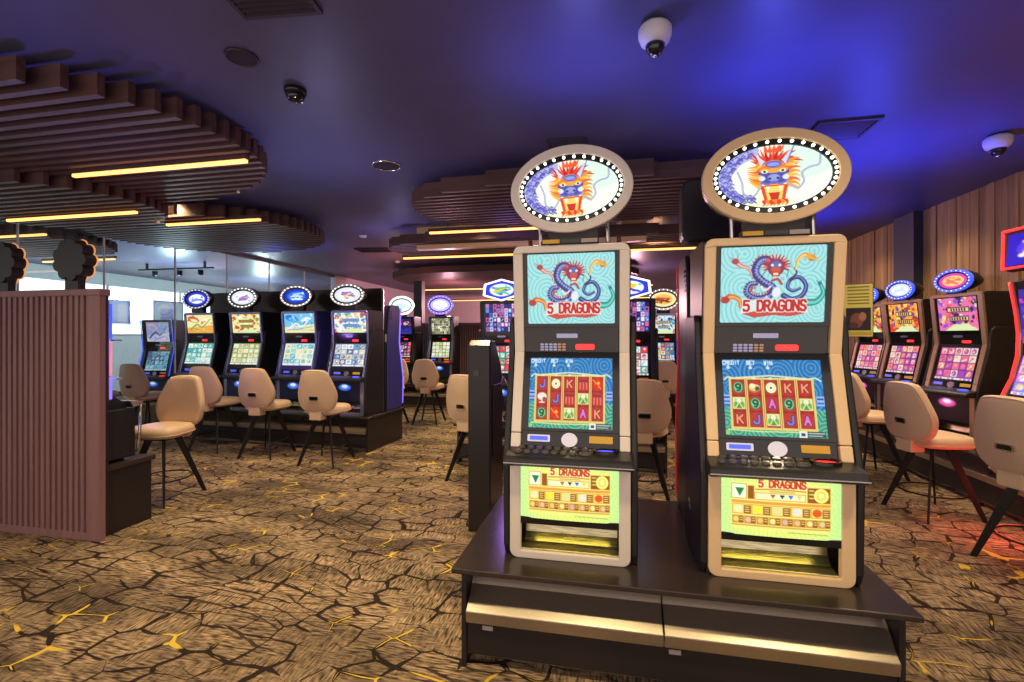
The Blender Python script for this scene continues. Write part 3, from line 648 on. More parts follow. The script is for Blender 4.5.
# ------------------------------------------------------------------ slatted partitions
def partition(x0, x1, y, h, th, label, pitch=.0505):
    t = empty('slatted_partition', ((x0+x1)/2, y, 0), 0, label, 'partition'); hw = (x1-x0)/2
    MB().box(-hw, hw-.002, .036, th, .02, h-.03).build('core_panel', 'cab', t)
    mb = MB(); x = -hw+.01
    while x < hw-.12: mb.box(x, x+.028, 0, .037, .05, h-.04); x += pitch
    mb.build('vertical_slats', 'vslat', t)
    MB().box(hw-.115, hw, -.004, .0355, 0, h).build('end_board', 'vslat', t, bevel=.003)
    MB().box(-hw, hw+.005, -.01, th+.01, h-.04, h+.005).build('top_cap', 'vslat', t, bevel=.004)
    MB().box(-hw, hw-.11, 0, th, 0, .05).build('plinth', 'vslat', t)
    return t
partition(-6.52, -3.41, 2.60, 1.725, .055, 'purple-brown slatted timber partition at the left edge of the photo')
partition(-6.4, 1.2, 9.75, 1.70, .08, 'distant slatted timber partition behind the far machines')

# ------------------------------------------------------------------ bases
def base(name, L, D, h, loc, rz, label, group=None, detail=True, over=.03, lip=.27):
    t = empty(name, loc, rz, label, 'cabinet', group); X = L/2
    MB().box(-X, X, 0, D, h-.022, h).build('top_slab', 'slab', t, bevel=.004)
    for s in (-1, 1):
        a, b = sorted((s*(X-over), s*(X-over-.02))); MB().box(a, b, .05, D-.03, 0, h-.022).build('side_panel', 'cab', t)
    MB().box(-X+over+.02, X-over-.02, .06, .09, .05, lip-.05).build('front_panel', 'cab', t)
    MB().box(-X+over+.02, X-over-.02, D-.06, D-.04, 0, h-.022).build('back_panel', 'cab', t)
    n = max(1, round(L/.86)); x0 = -X+over+.022; wd = (2*X-2*over-.044)/n
    for i in range(n):
        a = x0+i*wd+.002; b = x0+(i+1)*wd-.002
        p = MB().prism([(.035,lip-.05),(.028,lip),(.036,lip+.006),(.24,h-.04),(.25,h-.022),(.20,h-.022),(.06,lip-.02),(.05,lip-.05)], lambda u,v,d: (d,u,v), a, b).build('foot_panel', 'steel', t, bevel=.003)
        if detail:
            for q in (a+.03, b-.03): MB().lathe([(.007,0),(.007,.005),(.003,.008)], ax=lambda x_,y_,z_: (q+x_, .16-z_*.7, h-.115+y_+z_), n=10).build('bolt', 'chrome', t)
    MB().box(-X+over+.03, X-over-.03, .13, .16, 0, .05).build('kick_strip', 'steel', t)
    if detail:
        for x in (-X+over+.09, .02, ): MB().box(x, x+.045, .055, .0602, lip-.085, lip-.068).build('label_plate', 'grey', t)
        MB().box(-.02, .02, .045, .06, lip-.05, lip-.03).build('latch', 'chrome', t)
    return t
base('bank_cabinet', 1.71, 1.04, .435, (.205,1.885,0), 0, 'dark low base with steel foot panels under the two big dragon machines', lip=.245)
RZ4 = math.radians(-3.8)
def row4(s, q): return (-2.84-s*math.cos(-RZ4)+q*math.sin(-RZ4), 5.20+s*math.sin(-RZ4)+q*math.cos(-RZ4))
x, y = row4(1.50, 0)
base('bank_cabinet', 3.0, .93, .435, (x,y,0), RZ4, 'long dark base under the row of four machines', None, False)
base('bank_cabinet', 5.2, .68, .435, (2.95,5.4,0), -PI/2, 'long dark base along the wooden board wall on the right', None, False)
base('bank_cabinet', 2.3, .80, .435, (-.55,5.0,0), 0, 'base under the machines seen behind the left dragon machine', None, False)
base('bank_cabinet', 3.2, .60, .435, (-3.2,8.78,0), 0, 'distant dark base under the far machines on the left', None, False)
base('bank_cabinet', 2.0, .60, .435, (1.2,8.4,0), 0, 'distant dark base seen through the gap between the dragon machines', None, False)
t = empty('bank_cabinet', (-4.47,3.04,0), PI, 'black base behind the slatted partition at left', 'cabinet')
MB().box(-1.02, 1.02, .0, .37, .455, .49).build('top_slab', 'slab', t, bevel=.004); MB().box(-1.0,1.0,.02,.36,0,.455).build('cabinet_body', 'cab', t)

# ------------------------------------------------------------------ slot machines
SL = ((.035,.485),(.135,.894)); SU = ((.135,.894),(.085,1.377)); DEP = .42
def seg(s, off=0):
    (y0,z0),(y1,z1) = s; L = math.hypot(y1-y0, z1-z0); ty, tz = (y1-y0)/L, (z1-z0)/L
    return (lambda u,v,d: (u, y0+ty*v-tz*(d+off), z0+tz*v+ty*(d+off))), L
FL, LL = seg(SL); FU, LU = seg(SU)
def machine(name, loc, rz, label, group, tops, reels, belly, sign, frame='silver', slot='redled', side='black', big=False, bulb='bulb', signrim=None, signdepth=.07, led_edge=None, cat='slot machine', topper=True, signz=1.615, hexa=False, wide=False, ss=(1,1,1), back=0, roll=0):
    t = empty(name, loc, rz, label, cat, group); signrim = signrim or frame
    TZ = 1.300 if wide else 1.377; FU, LU = seg(((.135,.894),(.095 if wide else .085,TZ)))
    yz = lambda u,v,d: (d,u,v)
    body = MB().prism([(.02,0),(.02,.028),(.14,.028),(.14,.15),(.02,.16),(.012,.43),(.035,.485),(.135,.894),(.10 if wide else .085,TZ-.012),(.115,TZ),(DEP,TZ),(DEP,0)], yz, -.262, .262)
    body.build('body', 'black' if side != 'bluepaint' else side, t, bevel=.004)
    for s in (-1, 1):
        a, b = sorted((s*.262, s*.288))
        MB().prism([(.03,.0),(.005,.05),(-.006,.42),(.012,.49),(.115,.87),(.118,.96),(.13,1.03),(.16,1.06),(DEP-.02,1.06),(DEP-.01,0)], yz, a, b).build('side_trim', side, t, bevel=.008)
        if led_edge:
            a, b = sorted((s*.258, s*.266)); MB().prism([(.0,.05),(-.016,.42),(.0,.49),(.10,.88),(.05,1.377),(.058,1.377),(.112,.88),(.012,.49),(-.006,.42),(.01,.05)], yz, a, b).build('light_strip', led_edge, t)
    # silver front frame: upper arch, two rails, lower surround
    ri = .236 if wide else .214
    mb = MB(); r = .035; ar = [(-.258,0)]+[(-.258+r-r*math.cos(a), LU-r+r*math.sin(a)) for a in np.linspace(0, PI/2, 6)]+[(.258-r+r*math.sin(a), LU-r+r*math.cos(a)) for a in np.linspace(0, PI/2, 6)]+[(.258,0)]
    inn = [(.214,0)]+[(.214, LU-.032), (-.214, LU-.032)]+[(-.214,0)]
    k = len(ar); vs = [FU(u,v,d) for d in (-.01,.022) for u,v in ar+inn]; n = k+4
    # split the arch into three quads strips
    for (P) in ([(-.258,.002),(-ri,.002),(-ri,LU-.032),(-.258,LU-.035)], [(ri,.002),(.258,.002),(.258,LU-.035),(ri,LU-.032)]):
        mb.prism(P, FU, -.01, .022)
    top = [(-.258,LU-.035)]+ar[1:-1]+[(.258,LU-.035),(ri,LU-.0325),(-ri,LU-.0325)]
    mb.prism(top, FU, -.01, .022)
    for s in (-1, 1):
        a, b = sorted((s*.258, s*ri))
        mb.prism([(a,.055),(b,.055),(b,LL-.002),(a,LL-.002)], FL, -.01, .022); mb.prism([(a,-.01),(b,-.01),(b,.052),(a,.052)], FL, -.01, .022)
    out = rrect(-.258,.258,0,.44,.03,5,(.008,.008,.035,.035)); inn = rrect(-.210,.210,.032,.425,.006,5)
    mb.ring(out, inn, front(.02), -.01, .022)
    mb.build('front_frame', frame, t, bevel=.004)
    # screens
    tw, th, tc_, lw, lh, lc = (.450,.250,.252,.440,.285,.262) if wide else (.390,.318,.292,.370,.318,.235)
    picmesh('top_screen', tops, tw, th, lambda u,v,d: FU(u, tc_+v, .006), 'screen', t)
    picmesh('lower_screen', reels, lw, lh, lambda u,v,d: FL(u, lc+v, .006), 'screen', t)
    if back: MB().box(-.262, .262, DEP, DEP+back, 0, 1.36).build('rear_housing', 'black', t, bevel=.02)
    if not wide: bz = MB().ring(rrect(-.213,.213,.118,LU-.034,.004,1), rrect(-.194,.194,.134,LU-.034-.013+.008,.004,1), FU, 0, .014); bz.build('upper_bezel', 'gloss', t)
    if not wide: MB().ring(rrect(-.213,.213,.066,LL-.003,.004,1), rrect(-.184,.184,.078,LL-.027,.004,1), FL, 0, .012).build('lower_bezel', 'gloss', t)
    mp = MB().prism(rrect(-.21,.21,.004,.116,.005,2), FU, 0, .006).build('meter_panel', 'gloss', t)
    MB().prism(rrect(.02,.105,.015,.040,.008,3), FU, .006, .012).build('red_display', 'redled', mp)
    MB().prism(rrect(-.065,.030,.068,.088,.003,2), FU, .006, .010).build('name_plate', 'bluechrome', mp)
    if big:
        for i in range(6):
            for j in range(3): MB().prism(rrect(-.14+i*.02,-.124+i*.02,.010+j*.012,.019+j*.012,.002,1), FU, .006, .010).build('keypad_key', ('bluechrome','bluechrome','coppery')[i//2] , mp)
    ip = MB().prism(rrect(-.21,.21,.0,.064,.004,2), FL, 0, .006).build('info_panel', 'gloss', t)
    MB().prism(rrect(-.185,-.085,.018,.048,.004,2), FL, .006, .010).build('display_bezel', 'chrome', ip); MB().prism(rrect(-.175,-.095,.024,.042,.002,1), FL, .010, .012).build('credit_display', 'blueled', ip)
    MB().prism(ell(.035,.030,0,.030,28), FL, .006, .014).build('round_badge', 'chrome', ip)
    MB().prism(rrect(.085,.185,.020,.050,.002,1), FL, .006, .009).build('info_sticker', 'yellow', ip)
    # button deck
    dk = MB().prism([(.045,.488),(-.070,.462),(-.084,.452),(-.086,.432),(-.072,.420),(.0,.418),(.045,.43)], yz, -.268, .268).build('button_deck', 'panel', t, bevel=.006)
    dm = lambda u,v,d: (u, .035-v*.975+0*d, .4862-v*.222+d)
    if big:
        for row, (vv, n_, x0_) in enumerate(((.030,8,-.205),(.068,8,-.215))):
            for i in range(n_):
                wd = .016 if not (row == 1 and i == 7) else .026
                x_ = x0_+i*.039+(.012 if wd > .02 else 0)
                mbb = MB().prism(ell(wd,.012,x_,vv,16), dm, 0, .007); mbb.prism(ell(wd*.8,.009,x_,vv,16), dm, .007, .010); mbb.build('button', 'button', dk, bevel=.001)
        MB().ring(ell(.055,.024,.155,.042,24), ell(.044,.016,.155,.042,24), dm, 0, .012).build('slot_ring', 'gloss', dk); MB().prism(ell(.044,.016,.155,.042,24), dm, 0, .004).build('note_slot', slot, dk)
        MB().box(-.268,.268,-.088,-.080,.432,.437).build('deck_edge', 'chrome', dk)
    else:
        bb = MB()
        for i in range(7):
            for vv in (.03,.068): bb.prism(rrect(-.20+i*.04,-.172+i*.04,vv-.01,vv+.01,.004,2), dm, 0, .008)
        bb.build('button_row', 'bluechrome', dk); MB().prism(ell(.05,.02,.155,.042,20), dm, 0, .006).build('note_slot', slot, dk)
    # belly glass and tray
    picmesh('belly_glass', belly, .420, .240, lambda u,v,d: (u, .004-d, .298+v), 'screenhot', t, False, .010)
    MB().box(-.21,.21,.0,.02,.150,.182).build('belly_lip', 'gloss', t, bevel=.003)
    MB().prism([(.012,.030),(.135,.030),(.135,.145),(.125,.145),(.110,.075),(.080,.045),(.012,.040)], yz, -.208, .208).build('coin_tray', 'brass', t, bevel=.003)
    if big: MB().box(-.17,.17,.03,.05,.140,.147).build('tray_fill_strip', 'trayglow', t)  # emissive strip added under the lip to brighten the tray
    if big:
        MB().box(-.125,.125,.055,.095,1.377,1.398).build('label_strip', 'black', t)
        ls = t
        MB().box(-.12,-.045,.050,.0548,1.379,1.396).build('yellow_sticker', 'yellow', t); MB().box(-.04,.045,.050,.0548,1.379,1.396).build('dark_sticker', 'gloss', t); MB().box(.05,.12,.050,.0548,1.379,1.396).build('grey_sticker', 'grey', t)
        for zz in (.18,.21): MB().box(-.292,-.287,.24,.27,zz,zz+.018).build('side_lock', 'chrome', t)
    # topper
    if topper:
        sg = empty('sign_topper', ((.004 if roll == -3 else -.006) if big else 0,.05,signz), 0); sg.parent = t; sg.scale = ss; sg.rotation_euler = (0, math.radians(roll), 0)
        fr = front(0)
        if hexa:
            o_ = [(-.20,.07),(0,.125),(.20,.07),(.215,-.06),(0,-.125),(-.215,-.06)]; 
            MB().prism(o_, fr, -.06, -.002).build('sign_box', 'black', sg, bevel=.01); MB().ring(o_, [(a*.88,b*.84) for a,b in o_], fr, -.002, .01).build('sign_rim', 'whiteled', sg)
            q = picmesh('sign_face', sign, .38, .21, lambda u,v,d: (u*(1-.0*abs(v)), -.001, v), 'screenhot', sg, True)
        else:
            A, B = .268, .192
            MB().ring(ell(A,B), ell(A*.85,B*.78), fr, -.02, .012).build('sign_rim', signrim, sg, bevel=.005)
            if signdepth > .1:
                pf = [(1.0,.02),(.98,.07),(.85,.14),(.55,.22),(.2,.27),(.02,.28)]
                MB().lathe(pf, ax=lambda x_,y_,z_: (x_, z_, y_), n=32, sx=A*.98, sy=B*.98).build('sign_housing', 'black', sg, True)
            else:
                MB().prism(ell(A*.97,B*.97), fr, -signdepth, -.018).build('sign_housing', 'chrome' if big else 'black', sg, bevel=.008)
            MB().ring(ell(A*.86,B*.79), ell(A*.77,B*.66), fr, -.018, .004).build('bulb_channel', 'gloss', sg)
            picmesh('sign_face', sign, A*1.58, B*1.38, lambda u,v,d: (u, .004, v), 'screenhot', sg, True)
            nb = 36 if big else 26
            for k_ in range(nb):
                # even spacing round the oval
                a_ = 2*PI*(k_+.5)/nb; a_ = a_-.09*math.sin(2*a_)
                x_, z_ = A*.812*math.cos(a_), B*.722*math.sin(a_)
                if big: BULB(x_, -.006, z_, sg)
            if not big:
                for k_ in range(22):
                    a_ = 2*PI*(k_+.5)/22; BULB(A*.90*math.cos(a_), -.012, B*.88*math.sin(a_), sg, bulb)
        zl = (TZ-signz)/ss[2]
        nk = MB().box(-.11,.11,.01,.07,zl,min(-.15,zl+.12) if zl>-.25 else -.15); nk.build('sign_neck', 'black', sg, bevel=.004)
        if big:
            for s in (-1,1): MB().tube([(s*.15,.05,zl),(s*.15,.05,-.135)], .009, 8).build('support_tube', 'chrome', sg)
    return t
_bulb = {}
def BULB(x, y, z, parent, m='bulbwarm'):
    if m not in _bulb:
        q = 1 if m == 'bulbwarm' else 1.25
        o = MB().lathe([(.0064*q,0),(.0062*q,.004),(.0036*q,.007),(.001,.008)], ax=lambda a,b,c: (a, -c, b), n=12).build('bulb', 'bulb' if m == 'bulbwarm' else m, parent, True); _bulb[m] = o
    else:
        o = _bulb[m].copy(); C.objects.link(o); o.parent = parent
    o.location = (x, y, z)

FACE, TOP5, BELLY5 = dragon_face(), dragon_top(), dragon_belly()
machine('slot_machine', (-.174,2.04,.435), 0, 'left of the two big dragon slot machines, silver frame, blue-lit note slot', 'big dragon slot machines', TOP5, dragon_reels(['JCKPR','UJPTP','9RTAK']), BELLY5, FACE, 'silver', 'blueled', 'black', True, roll=-3)
right_dragon = machine('slot_machine', (.655,2.04,.435), 0, 'right of the two big dragon slot machines, warm-lit silver frame, red-lit note slot', 'big dragon slot machines', TOP5, dragon_reels(['9FCKK','T9A9T','KJTJA']), BELLY5, FACE, 'warmlit', 'redled', 'black', True, roll=-2)
right_dragon.scale = (1.03, 1, 1)
# machines standing back to back with them
P1 = [(250,170,60),(230,60,50),(250,225,120),(120,70,170),(60,20,40)]
P2 = [(235,120,180),(250,90,90),(250,220,130),(150,80,210),(60,20,80)]
P3 = [(210,235,240),(60,150,190),(250,200,90),(230,110,60),(40,90,150)]
P4 = [(245,235,170),(240,170,70),(200,80,40),(250,250,210),(120,160,60)]
P5 = [(250,245,240),(210,90,60),(90,190,200),(240,210,120),(120,110,190)]
P6 = [(120,200,240),(245,235,170),(40,120,220),(250,250,255),(250,250,250)]
PW = [(250,250,250),(190,215,225),(120,170,190),(235,225,190),(90,90,150)]
def bg(name, x, y, z, rz, label, group, pal, kind, seed, signc, rp=None, **kw):
    base_c, inner, deco = signc
    return machine(name, (x,y,z), rz, label, group, back_top(seed, pal, kind), back_reels(seed+50, rp or pal, pal[-1]), back_belly(kw.pop('bc', (60,110,230))), back_sign(seed, base_c, inner, deco), **kw)
SB = ((30,40,200),(250,250,255),[(240,240,255),(230,200,90),(120,140,230)])
SW = ((220,225,250),(255,255,255),[(255,200,120),(120,120,220),(230,110,110)])
SBL = ((20,50,190),(40,110,230),[(230,240,255),(180,220,250)])
G4 = 'slot machines in the row of four'
for s, lb, pal, kind, sd, sn, rp, kw in (
    (2.71,'leftmost machine in the row of four, yellow top screen and teal striped reels',P4,1,1,SB,[(120,200,205),(235,245,240),(60,160,180),(230,240,235)],dict(bulb='bulbblue')),
    (1.93,'second machine from left in the row of four, amber picture over pale reels',P4,0,2,SW,[(245,235,190),(200,205,160),(235,240,225),(170,160,110)],{}),
    (1.09,'third machine in the row of four, beach-blue top screen and blue topper',P6,1,3,SBL,[(150,215,210),(235,225,160),(90,180,200),(240,240,220)],dict(side='bluepaint')),
    (.34,'rightmost machine in the row of four, coral and white top screen',P5,0,4,SW,PW,{})):
    x, y = row4(s, .04); kw = dict(dict(frame='bluechrome', signrim='chrome', slot='blueled', wide=True, signz=1.485, ss=(.90,1,.72)), **kw)
    bg('slot_machine', x, y, .435, RZ4, lb, G4, pal, kind, sd, sn, rp, **kw)
x, y = row4(.38, .12+.42+.05+.26)
# plain dark cabinets back to back
def plain(x, y, z, rz, label, edge='violetled', sidec='panel'):
    t = empty('slot_machine', (x,y,z), rz, label, 'slot machine', 'dark machines seen from behind')
    yz = lambda u,v,d: (d,u,v)
    MB().prism([(.02,0),(.012,.43),(.035,.485),(.125,.894),(.085,1.33),(.11,1.38),(DEP-.03,1.38),(DEP,1.34),(DEP,0)], yz, -.262, .262).build('body', 'black', t, bevel=.01)
    for s in (-1,1):
        a, b = sorted((s*.262, s*.285)); MB().prism([(.03,.0),(.0,.05),(-.006,.42),(.012,.49),(.10,.88),(.07,1.33),(.10,1.39),(DEP-.09,1.39),(DEP-.05,1.30),(DEP-.02,1.0),(DEP-.02,0)], yz, a, b).build('side_panel', sidec, t, bevel=.01)
        a, b = sorted((s*.27, s*.292)); MB().prism([(.0,.05),(-.018,.42),(.0,.49),(.09,.88),(.05,1.36),(.062,1.36),(.102,.88),(.012,.49),(-.006,.42),(.012,.05)], yz, a, b).build('light_strip', edge, t)
    MB().prism([(.045,.488),(-.070,.462),(-.084,.45),(-.08,.420),(.045,.43)], yz, -.268, .268).build('button_deck', 'panel', t, bevel=.006)
    picmesh('top_screen', back_top(31, P2, 2), .40, .32, lambda u,v,d: FU(u,.29+v,.006), 'screen', t); picmesh('lower_screen', back_reels(32, P2, (60,20,60)), .38, .32, lambda u,v,d: FL(u,.235+v,.006), 'screen', t)
    v_ = MB()
    for k in range(5): v_.box(-.12,.12,DEP,DEP+.004,1.10+k*.03,1.112+k*.03)
    for s in (-1,1):
        for k in range(5): v_.box(s*.2845,s*.288,.30,.36,1.20+k*.025,1.21+k*.025)
    v_.build('vent_slots', 'gloss', t); MB().box(-.27,-.255,DEP-.03,DEP+.014,.9,1.0).build('hinge', 'grey', t)
    return t
m_ = plain(.667, 2.925, .435, PI, 'dark machine standing back to back behind the right dragon machine, red edge light', 'reddim')
tb = MB().prism(rrect(-.33,.30,-.165,.165,.05), lambda u,v,d: (u, d, v), .0, .12).build('topper_box', 'black', m_, bevel=.012); tb.location = (0,.20,1.625)
tbn = MB().box(-.06,.06,.03,.09,-.10,.0).build('topper_neck', 'black', m_); tbn.location = (0,.20,1.48)
plain(-.183, 2.925, .435, PI, 'dark machine standing back to back behind the left dragon machine', 'blueled')
x, y = row4(.33, .94); plain(x, y, .435, RZ4+PI, 'dark machine behind the end of the row of four, violet edge light', 'violetled', 'bluepaint')
# divider board behind the row of four
x, y = row4(1.5, .482); t = empty('divider_board', (x,y,.435), RZ4, 'tall dark divider board standing behind the row of four machines', 'divider')
MB().box(-1.40,1.40,-.010,.010,0,1.60).build('board', 'slab', t); MB().box(1.40,1.43,-.010,.010,0,1.60).build('end_trim', 'chrome', t, bevel=.003)
# right-hand wall machines
GR = 'slot machines along the board wall'
for x, y, lb, pal, sd, sn in ((3.12,5.22,'nearest of the three copper-framed wall machines, pink and blue lit topper',P2,11,((210,60,170),(250,200,120),[(250,110,90),(250,230,120)])),
                     (3.15,6.12,'middle of the three copper-framed wall machines, white and blue lit topper',P1,12,((200,215,255),(245,250,255),[(200,220,255)])),
                     (3.16,6.86,'farthest of the three copper-framed wall machines, partly behind the yellow poster',P1,13,((90,110,240),(240,240,255),[(250,200,200)]))):
    bg('slot_machine', x, y, .435, math.radians(-77), lb, GR, pal, 0, sd, sn, [(250,150,110),(245,220,200),(170,70,180),(240,110,150)], frame='coppery', signrim='blueled', signdepth=.2, bulb='bulbblue', bc=(230,80,160), signz=1.495, slot='blueled', ss=(.70,.9,.56))
# machines behind the left dragon machine, far machines
GH = 'machines with hexagonal toppers'
HEX = ((40,60,220),(250,250,250),[(250,200,30),(80,200,160),(60,60,200)])
PH = [(60,50,150),(235,235,250),(230,110,150),(90,150,235),(30,24,80)]
bg('slot_machine', -1.19, 5.12, .435, 0, 'machine with a hexagonal white-edged topper just left of the left dragon machine', GH, PH, 2, 21, HEX, [(90,200,160),(240,240,240),(220,80,80)], frame='black', hexa=True, signz=1.49)
bg('slot_machine', .21, 5.12, .435, 0, 'machine with a hexagonal topper seen through the gap between the dragon machines', GH, PH, 2, 22, HEX, [(90,200,160),(240,240,240),(220,80,80)], frame='black', hexa=True, signz=1.49)
bg('slot_machine', -3.30, 8.86, .435, 0, 'distant machine with a pale violet oval topper, pale cream screens', 'distant slot machines', [(235,240,200),(150,140,100),(240,240,220),(90,90,60),(60,50,40)], 2, 23, ((200,190,255),(255,250,255),[(255,240,255)]), [(235,240,190),(170,190,120),(240,240,225)], frame='bluechrome', signrim='violetled', bulb='bulbblue', signz=1.60)
bg('slot_machine', -4.12, 8.86, .435, 0, 'distant dark machine with red screens partly behind the divider of the row of four', 'distant slot machines', [(50,30,90),(40,50,150),(200,60,70),(240,190,190),(30,20,60)], 1, 24, ((235,255,250),(255,255,255),[(200,255,230)]), [(200,60,70),(240,200,190),(50,40,90)], frame='black', signrim='whiteled', signz=1.60)
bg('slot_machine', .90, 8.50, .435, 0, 'distant machine with an orange oval topper, seen between the two dragon machines', 'distant slot machines', P3, 0, 25, ((250,230,170),(250,190,80),[(220,70,50),(120,60,50)]), None, frame='bluechrome', signrim='chrome')
# machine beyond the glass
bg('slot_machine', -7.15, 6.25, .30, math.radians(8), 'blue-edged machine standing behind the glass wall', None, [(150,160,200),(200,200,225),(220,170,200),(120,150,210),(60,60,130)], 1, 26, SB, [(120,180,190),(60,90,120)], frame='black', led_edge='blueled', topper=False)
t = empty('bank_cabinet', (-7.15,6.2,0), math.radians(8), 'low dark plinth under the blue-edged machine behind the glass', 'cabinet'); MB().box(-.4,.4,0,.6,0,.28).build('plinth_box', 'cab', t, bevel=.004); MB().box(-.42,.42,-.02,.62,.28,.30).build('top_slab', 'slab', t)
t = empty('service_counter', (-7.3,7.4,0), 0, 'dark green counter behind the glass wall', 'counter'); MB().box(-.9,.6,0,.5,0,1.12).build('counter_body', noise_bump(mat('dark_green_laminate', (.02,.06,.05), .4), 20, .05), t); MB().box(-.95,.65,-.05,.55,1.12,1.16).build('counter_top', 'slab', t)

# machines behind the partition (facing away) with scalloped toppers
def scallop_machine(x, label):
    t = empty('slot_machine', (x,2.92,.49), PI, label, 'slot machine', 'machines with scalloped toppers behind the partition')
    yz = lambda u,v,d: (d,u,v)
    MB().prism([(.03,0),(.02,.40),(.05,.43),(.14,.50),(.15,1.17),(.23,1.17),(.23,0)], yz, -.25,.25).build('body', 'black', t, bevel=.01)
    for s in (-1,1):
        a, b = sorted((s*.25, s*.268))
        for k, (z0, z1) in enumerate(((.46,.62),(.63,.88),(.89,1.15))): MB().box(a,b,.145,.165,z0,z1).build('light_strip', ('violetled','pinkstrip','blueled')[k], t)
        MB().box(a,b,.165,.225,.45,1.17).build('side_panel', 'bluechrome', t)
        for zz in (.60,.88): a, b = sorted((s*.25, s*.30)); MB().box(a,b,.10,.14,zz,zz+.012).build('bracket', 'chrome', t)
    MB().prism([(.05,.435),(-.05,.425),(-.06,.40),(.02,.385)], yz, -.31,.31).build('button_deck', 'chrome', t, bevel=.005)
    MB().box(-.30,.30,.0,.22,.02,.38).build('lower_box', 'black', t, bevel=.008)
    MB().tube([(-.31,-.03,.40),(-.315,-.02,.2),(-.31,.0,.04)], .010).build('chrome_handle', 'chrome', t, True)
    picmesh('top_screen', back_top(41, P2, 0), .40, .30, lambda u,v,d: (u,.135,.98+v), 'screen', t)
    sg = empty('sign_topper', (0,.19,1.465), 0); sg.parent = t
    n = 9; P = []
    for k in range(144):
        a = 2*PI*k/144; ph = (a*n/(2*PI)) % 1.0-.5; rr = .108*math.cos(ph*2*PI/n)+math.sqrt(max(0,.046**2-(.108*math.sin(ph*2*PI/n))**2)); P.append((rr*math.cos(a), rr*math.sin(a)))
    MB().prism(P, front(0), -.05, .03).build('sign_box', 'black', sg, bevel=.005)
    MB().ring([(a*1.04,b*1.04) for a,b in P], [(a*.99,b*.99) for a,b in P], front(0), .026, .034).build('sign_edge', 'goldedge', sg)
    MB().box(-.06,.06,-.02,.03,-.30,-.10).build('sign_neck', 'black', sg)
    return t
M['pinkstrip'] = mat('pink_strip', (1,.4,.6), .3, 0, (.9,.25,.40), .8)
M['goldedge'] = mat('gold_lit_edge', (1,.6,.3), .3, 0, (1,.38,.12), .6)
scallop_machine(-3.80, 'machine behind the partition corner, whole black scalloped topper showing above')
scallop_machine(-4.46, 'machine behind the partition, its scalloped topper cut by the left edge of the photo')

# red-edged machine at the right
t = empty('slot_machine', (2.93,3.98,.435), math.radians(-86), 'curved machine with glowing red edges and tilted screen topper, at right edge', 'slot machine')
yz = lambda u,v,d: (d,u,v)
curve = [(-.10+.0,.30),(-.06,.38),(.02,.50),(.09,.65),(.13,.82),(.135,1.0),(.115,1.18),(.08,1.38)]
MB().prism([(.02,0),(-.04,.28)]+curve+[(.14,1.40),(.45,1.36),(.50,0)], yz, -.30,.30).build('body', 'black', t, bevel=.006)
MB().prism([(.0,0),(-.05,.27)]+[(a-.012,b) for a,b in curve]+[(a+.10,b) for a,b in reversed(curve)]+[(.08,.27),(.12,0)], yz, -.285,-.31).build('side_rail', 'coppery', t)
MB().prism([(.0,0),(-.05,.27)]+[(a-.012,b) for a,b in curve]+[(a+.10,b) for a,b in reversed(curve)]+[(.08,.27),(.12,0)], yz, .285,.31).build('side_rail', 'coppery', t)
for s in (-1,1): MB().tube([(s*.315, a-.015, b) for a,b in [(-.02,.05),(-.06,.27)]+curve], .008, 8).build('light_strip', 'redled', t, True)
lp = seg(((.035,.52),(.13,.84)))[0]; up = seg(((.125,.90),(.09,1.34)))[0]
picmesh('lower_screen', back_reels(61, [(250,120,160),(240,240,250),(120,160,250),(250,200,140)], (150,60,220)), .50,.30, lambda u,v,d: lp(u,.165+v,.02), 'screenhot', t)
picmesh('top_screen', back_top(62, [(60,30,160),(90,60,230),(200,60,200),(40,30,120)],0), .50,.40, lambda u,v,d: up(u,.22+v,.02), 'screen', t)
dk = MB().prism([(.0,.48),(-.14,.42),(-.16,.38),(-.08,.34),(.0,.36)], yz, -.30,.30).build('button_deck', 'panel', t, bevel=.01); MB().box(-.2,.2,-.12,-.05,.44,.452).build('button_row', 'violetled', dk)
sg = empty('screen_topper', (0,.02,1.61), 0); sg.parent = t; sg.rotation_euler = (math.radians(-14),0,0)
o_ = [(-.36,.17),(.36,.17),(.27,-.15),(-.27,-.15)]
MB().prism(o_, front(0), -.07, 0).build('sign_box', 'black', sg, bevel=.006); MB().ring(o_, [(a*.95,b*.9) for a,b in o_], front(0), 0, .012).build('light_strip', 'redled', sg)
picmesh('sign_face', back_sign(63,(50,30,190),(90,60,235),[(240,230,255),(250,250,255),(150,90,240)]), .54,.25, lambda u,v,d: (u*(1+v*.7),-.004,v), 'screenhot', sg)
MB().tube([(-.08,.08,-.30),(-.08,.03,-.10)], .012).build('support_tube', 'black', sg); MB().tube([(.08,.08,-.30),(.08,.03,-.10)], .012).build('support_tube', 'black', sg)

# narrow dark terminal left of the left dragon machine
t = empty('player_terminal', (-.92,3.28,0), 0, 'narrow dark grey terminal with a sloping top, left of the left dragon machine', 'terminal')
MB().prism([(0,0),(0,1.34),(.04,1.375),(.14,1.375),(.34,1.18),(.40,.95),(.46,.90),(.46,.84),(.38,.80),(.40,.0)], yz, -.085,.085).build('body', 'panel', t, bevel=.012)
MB().prism([(.06,1.378),(.14,1.378),(.345,1.185),(.335,1.175),(.135,1.366),(.06,1.366)], yz, -.07,.07).build('screen_hood', 'bluechrome', t)
MB().box(.085,.098,.05,.30,.55,1.05).build('side_hatch', 'cab', t, bevel=.004); MB().box(-.04,.0,-.006,0,1.12,1.16).build('lock_plate', 'gloss', t)
MB().tube([(.10,.30,1.10),(.13,.38,1.02),(.13,.40,.86),(.11,.36,.76)], .009).build('coiled_cable', 'chrome', t, True)

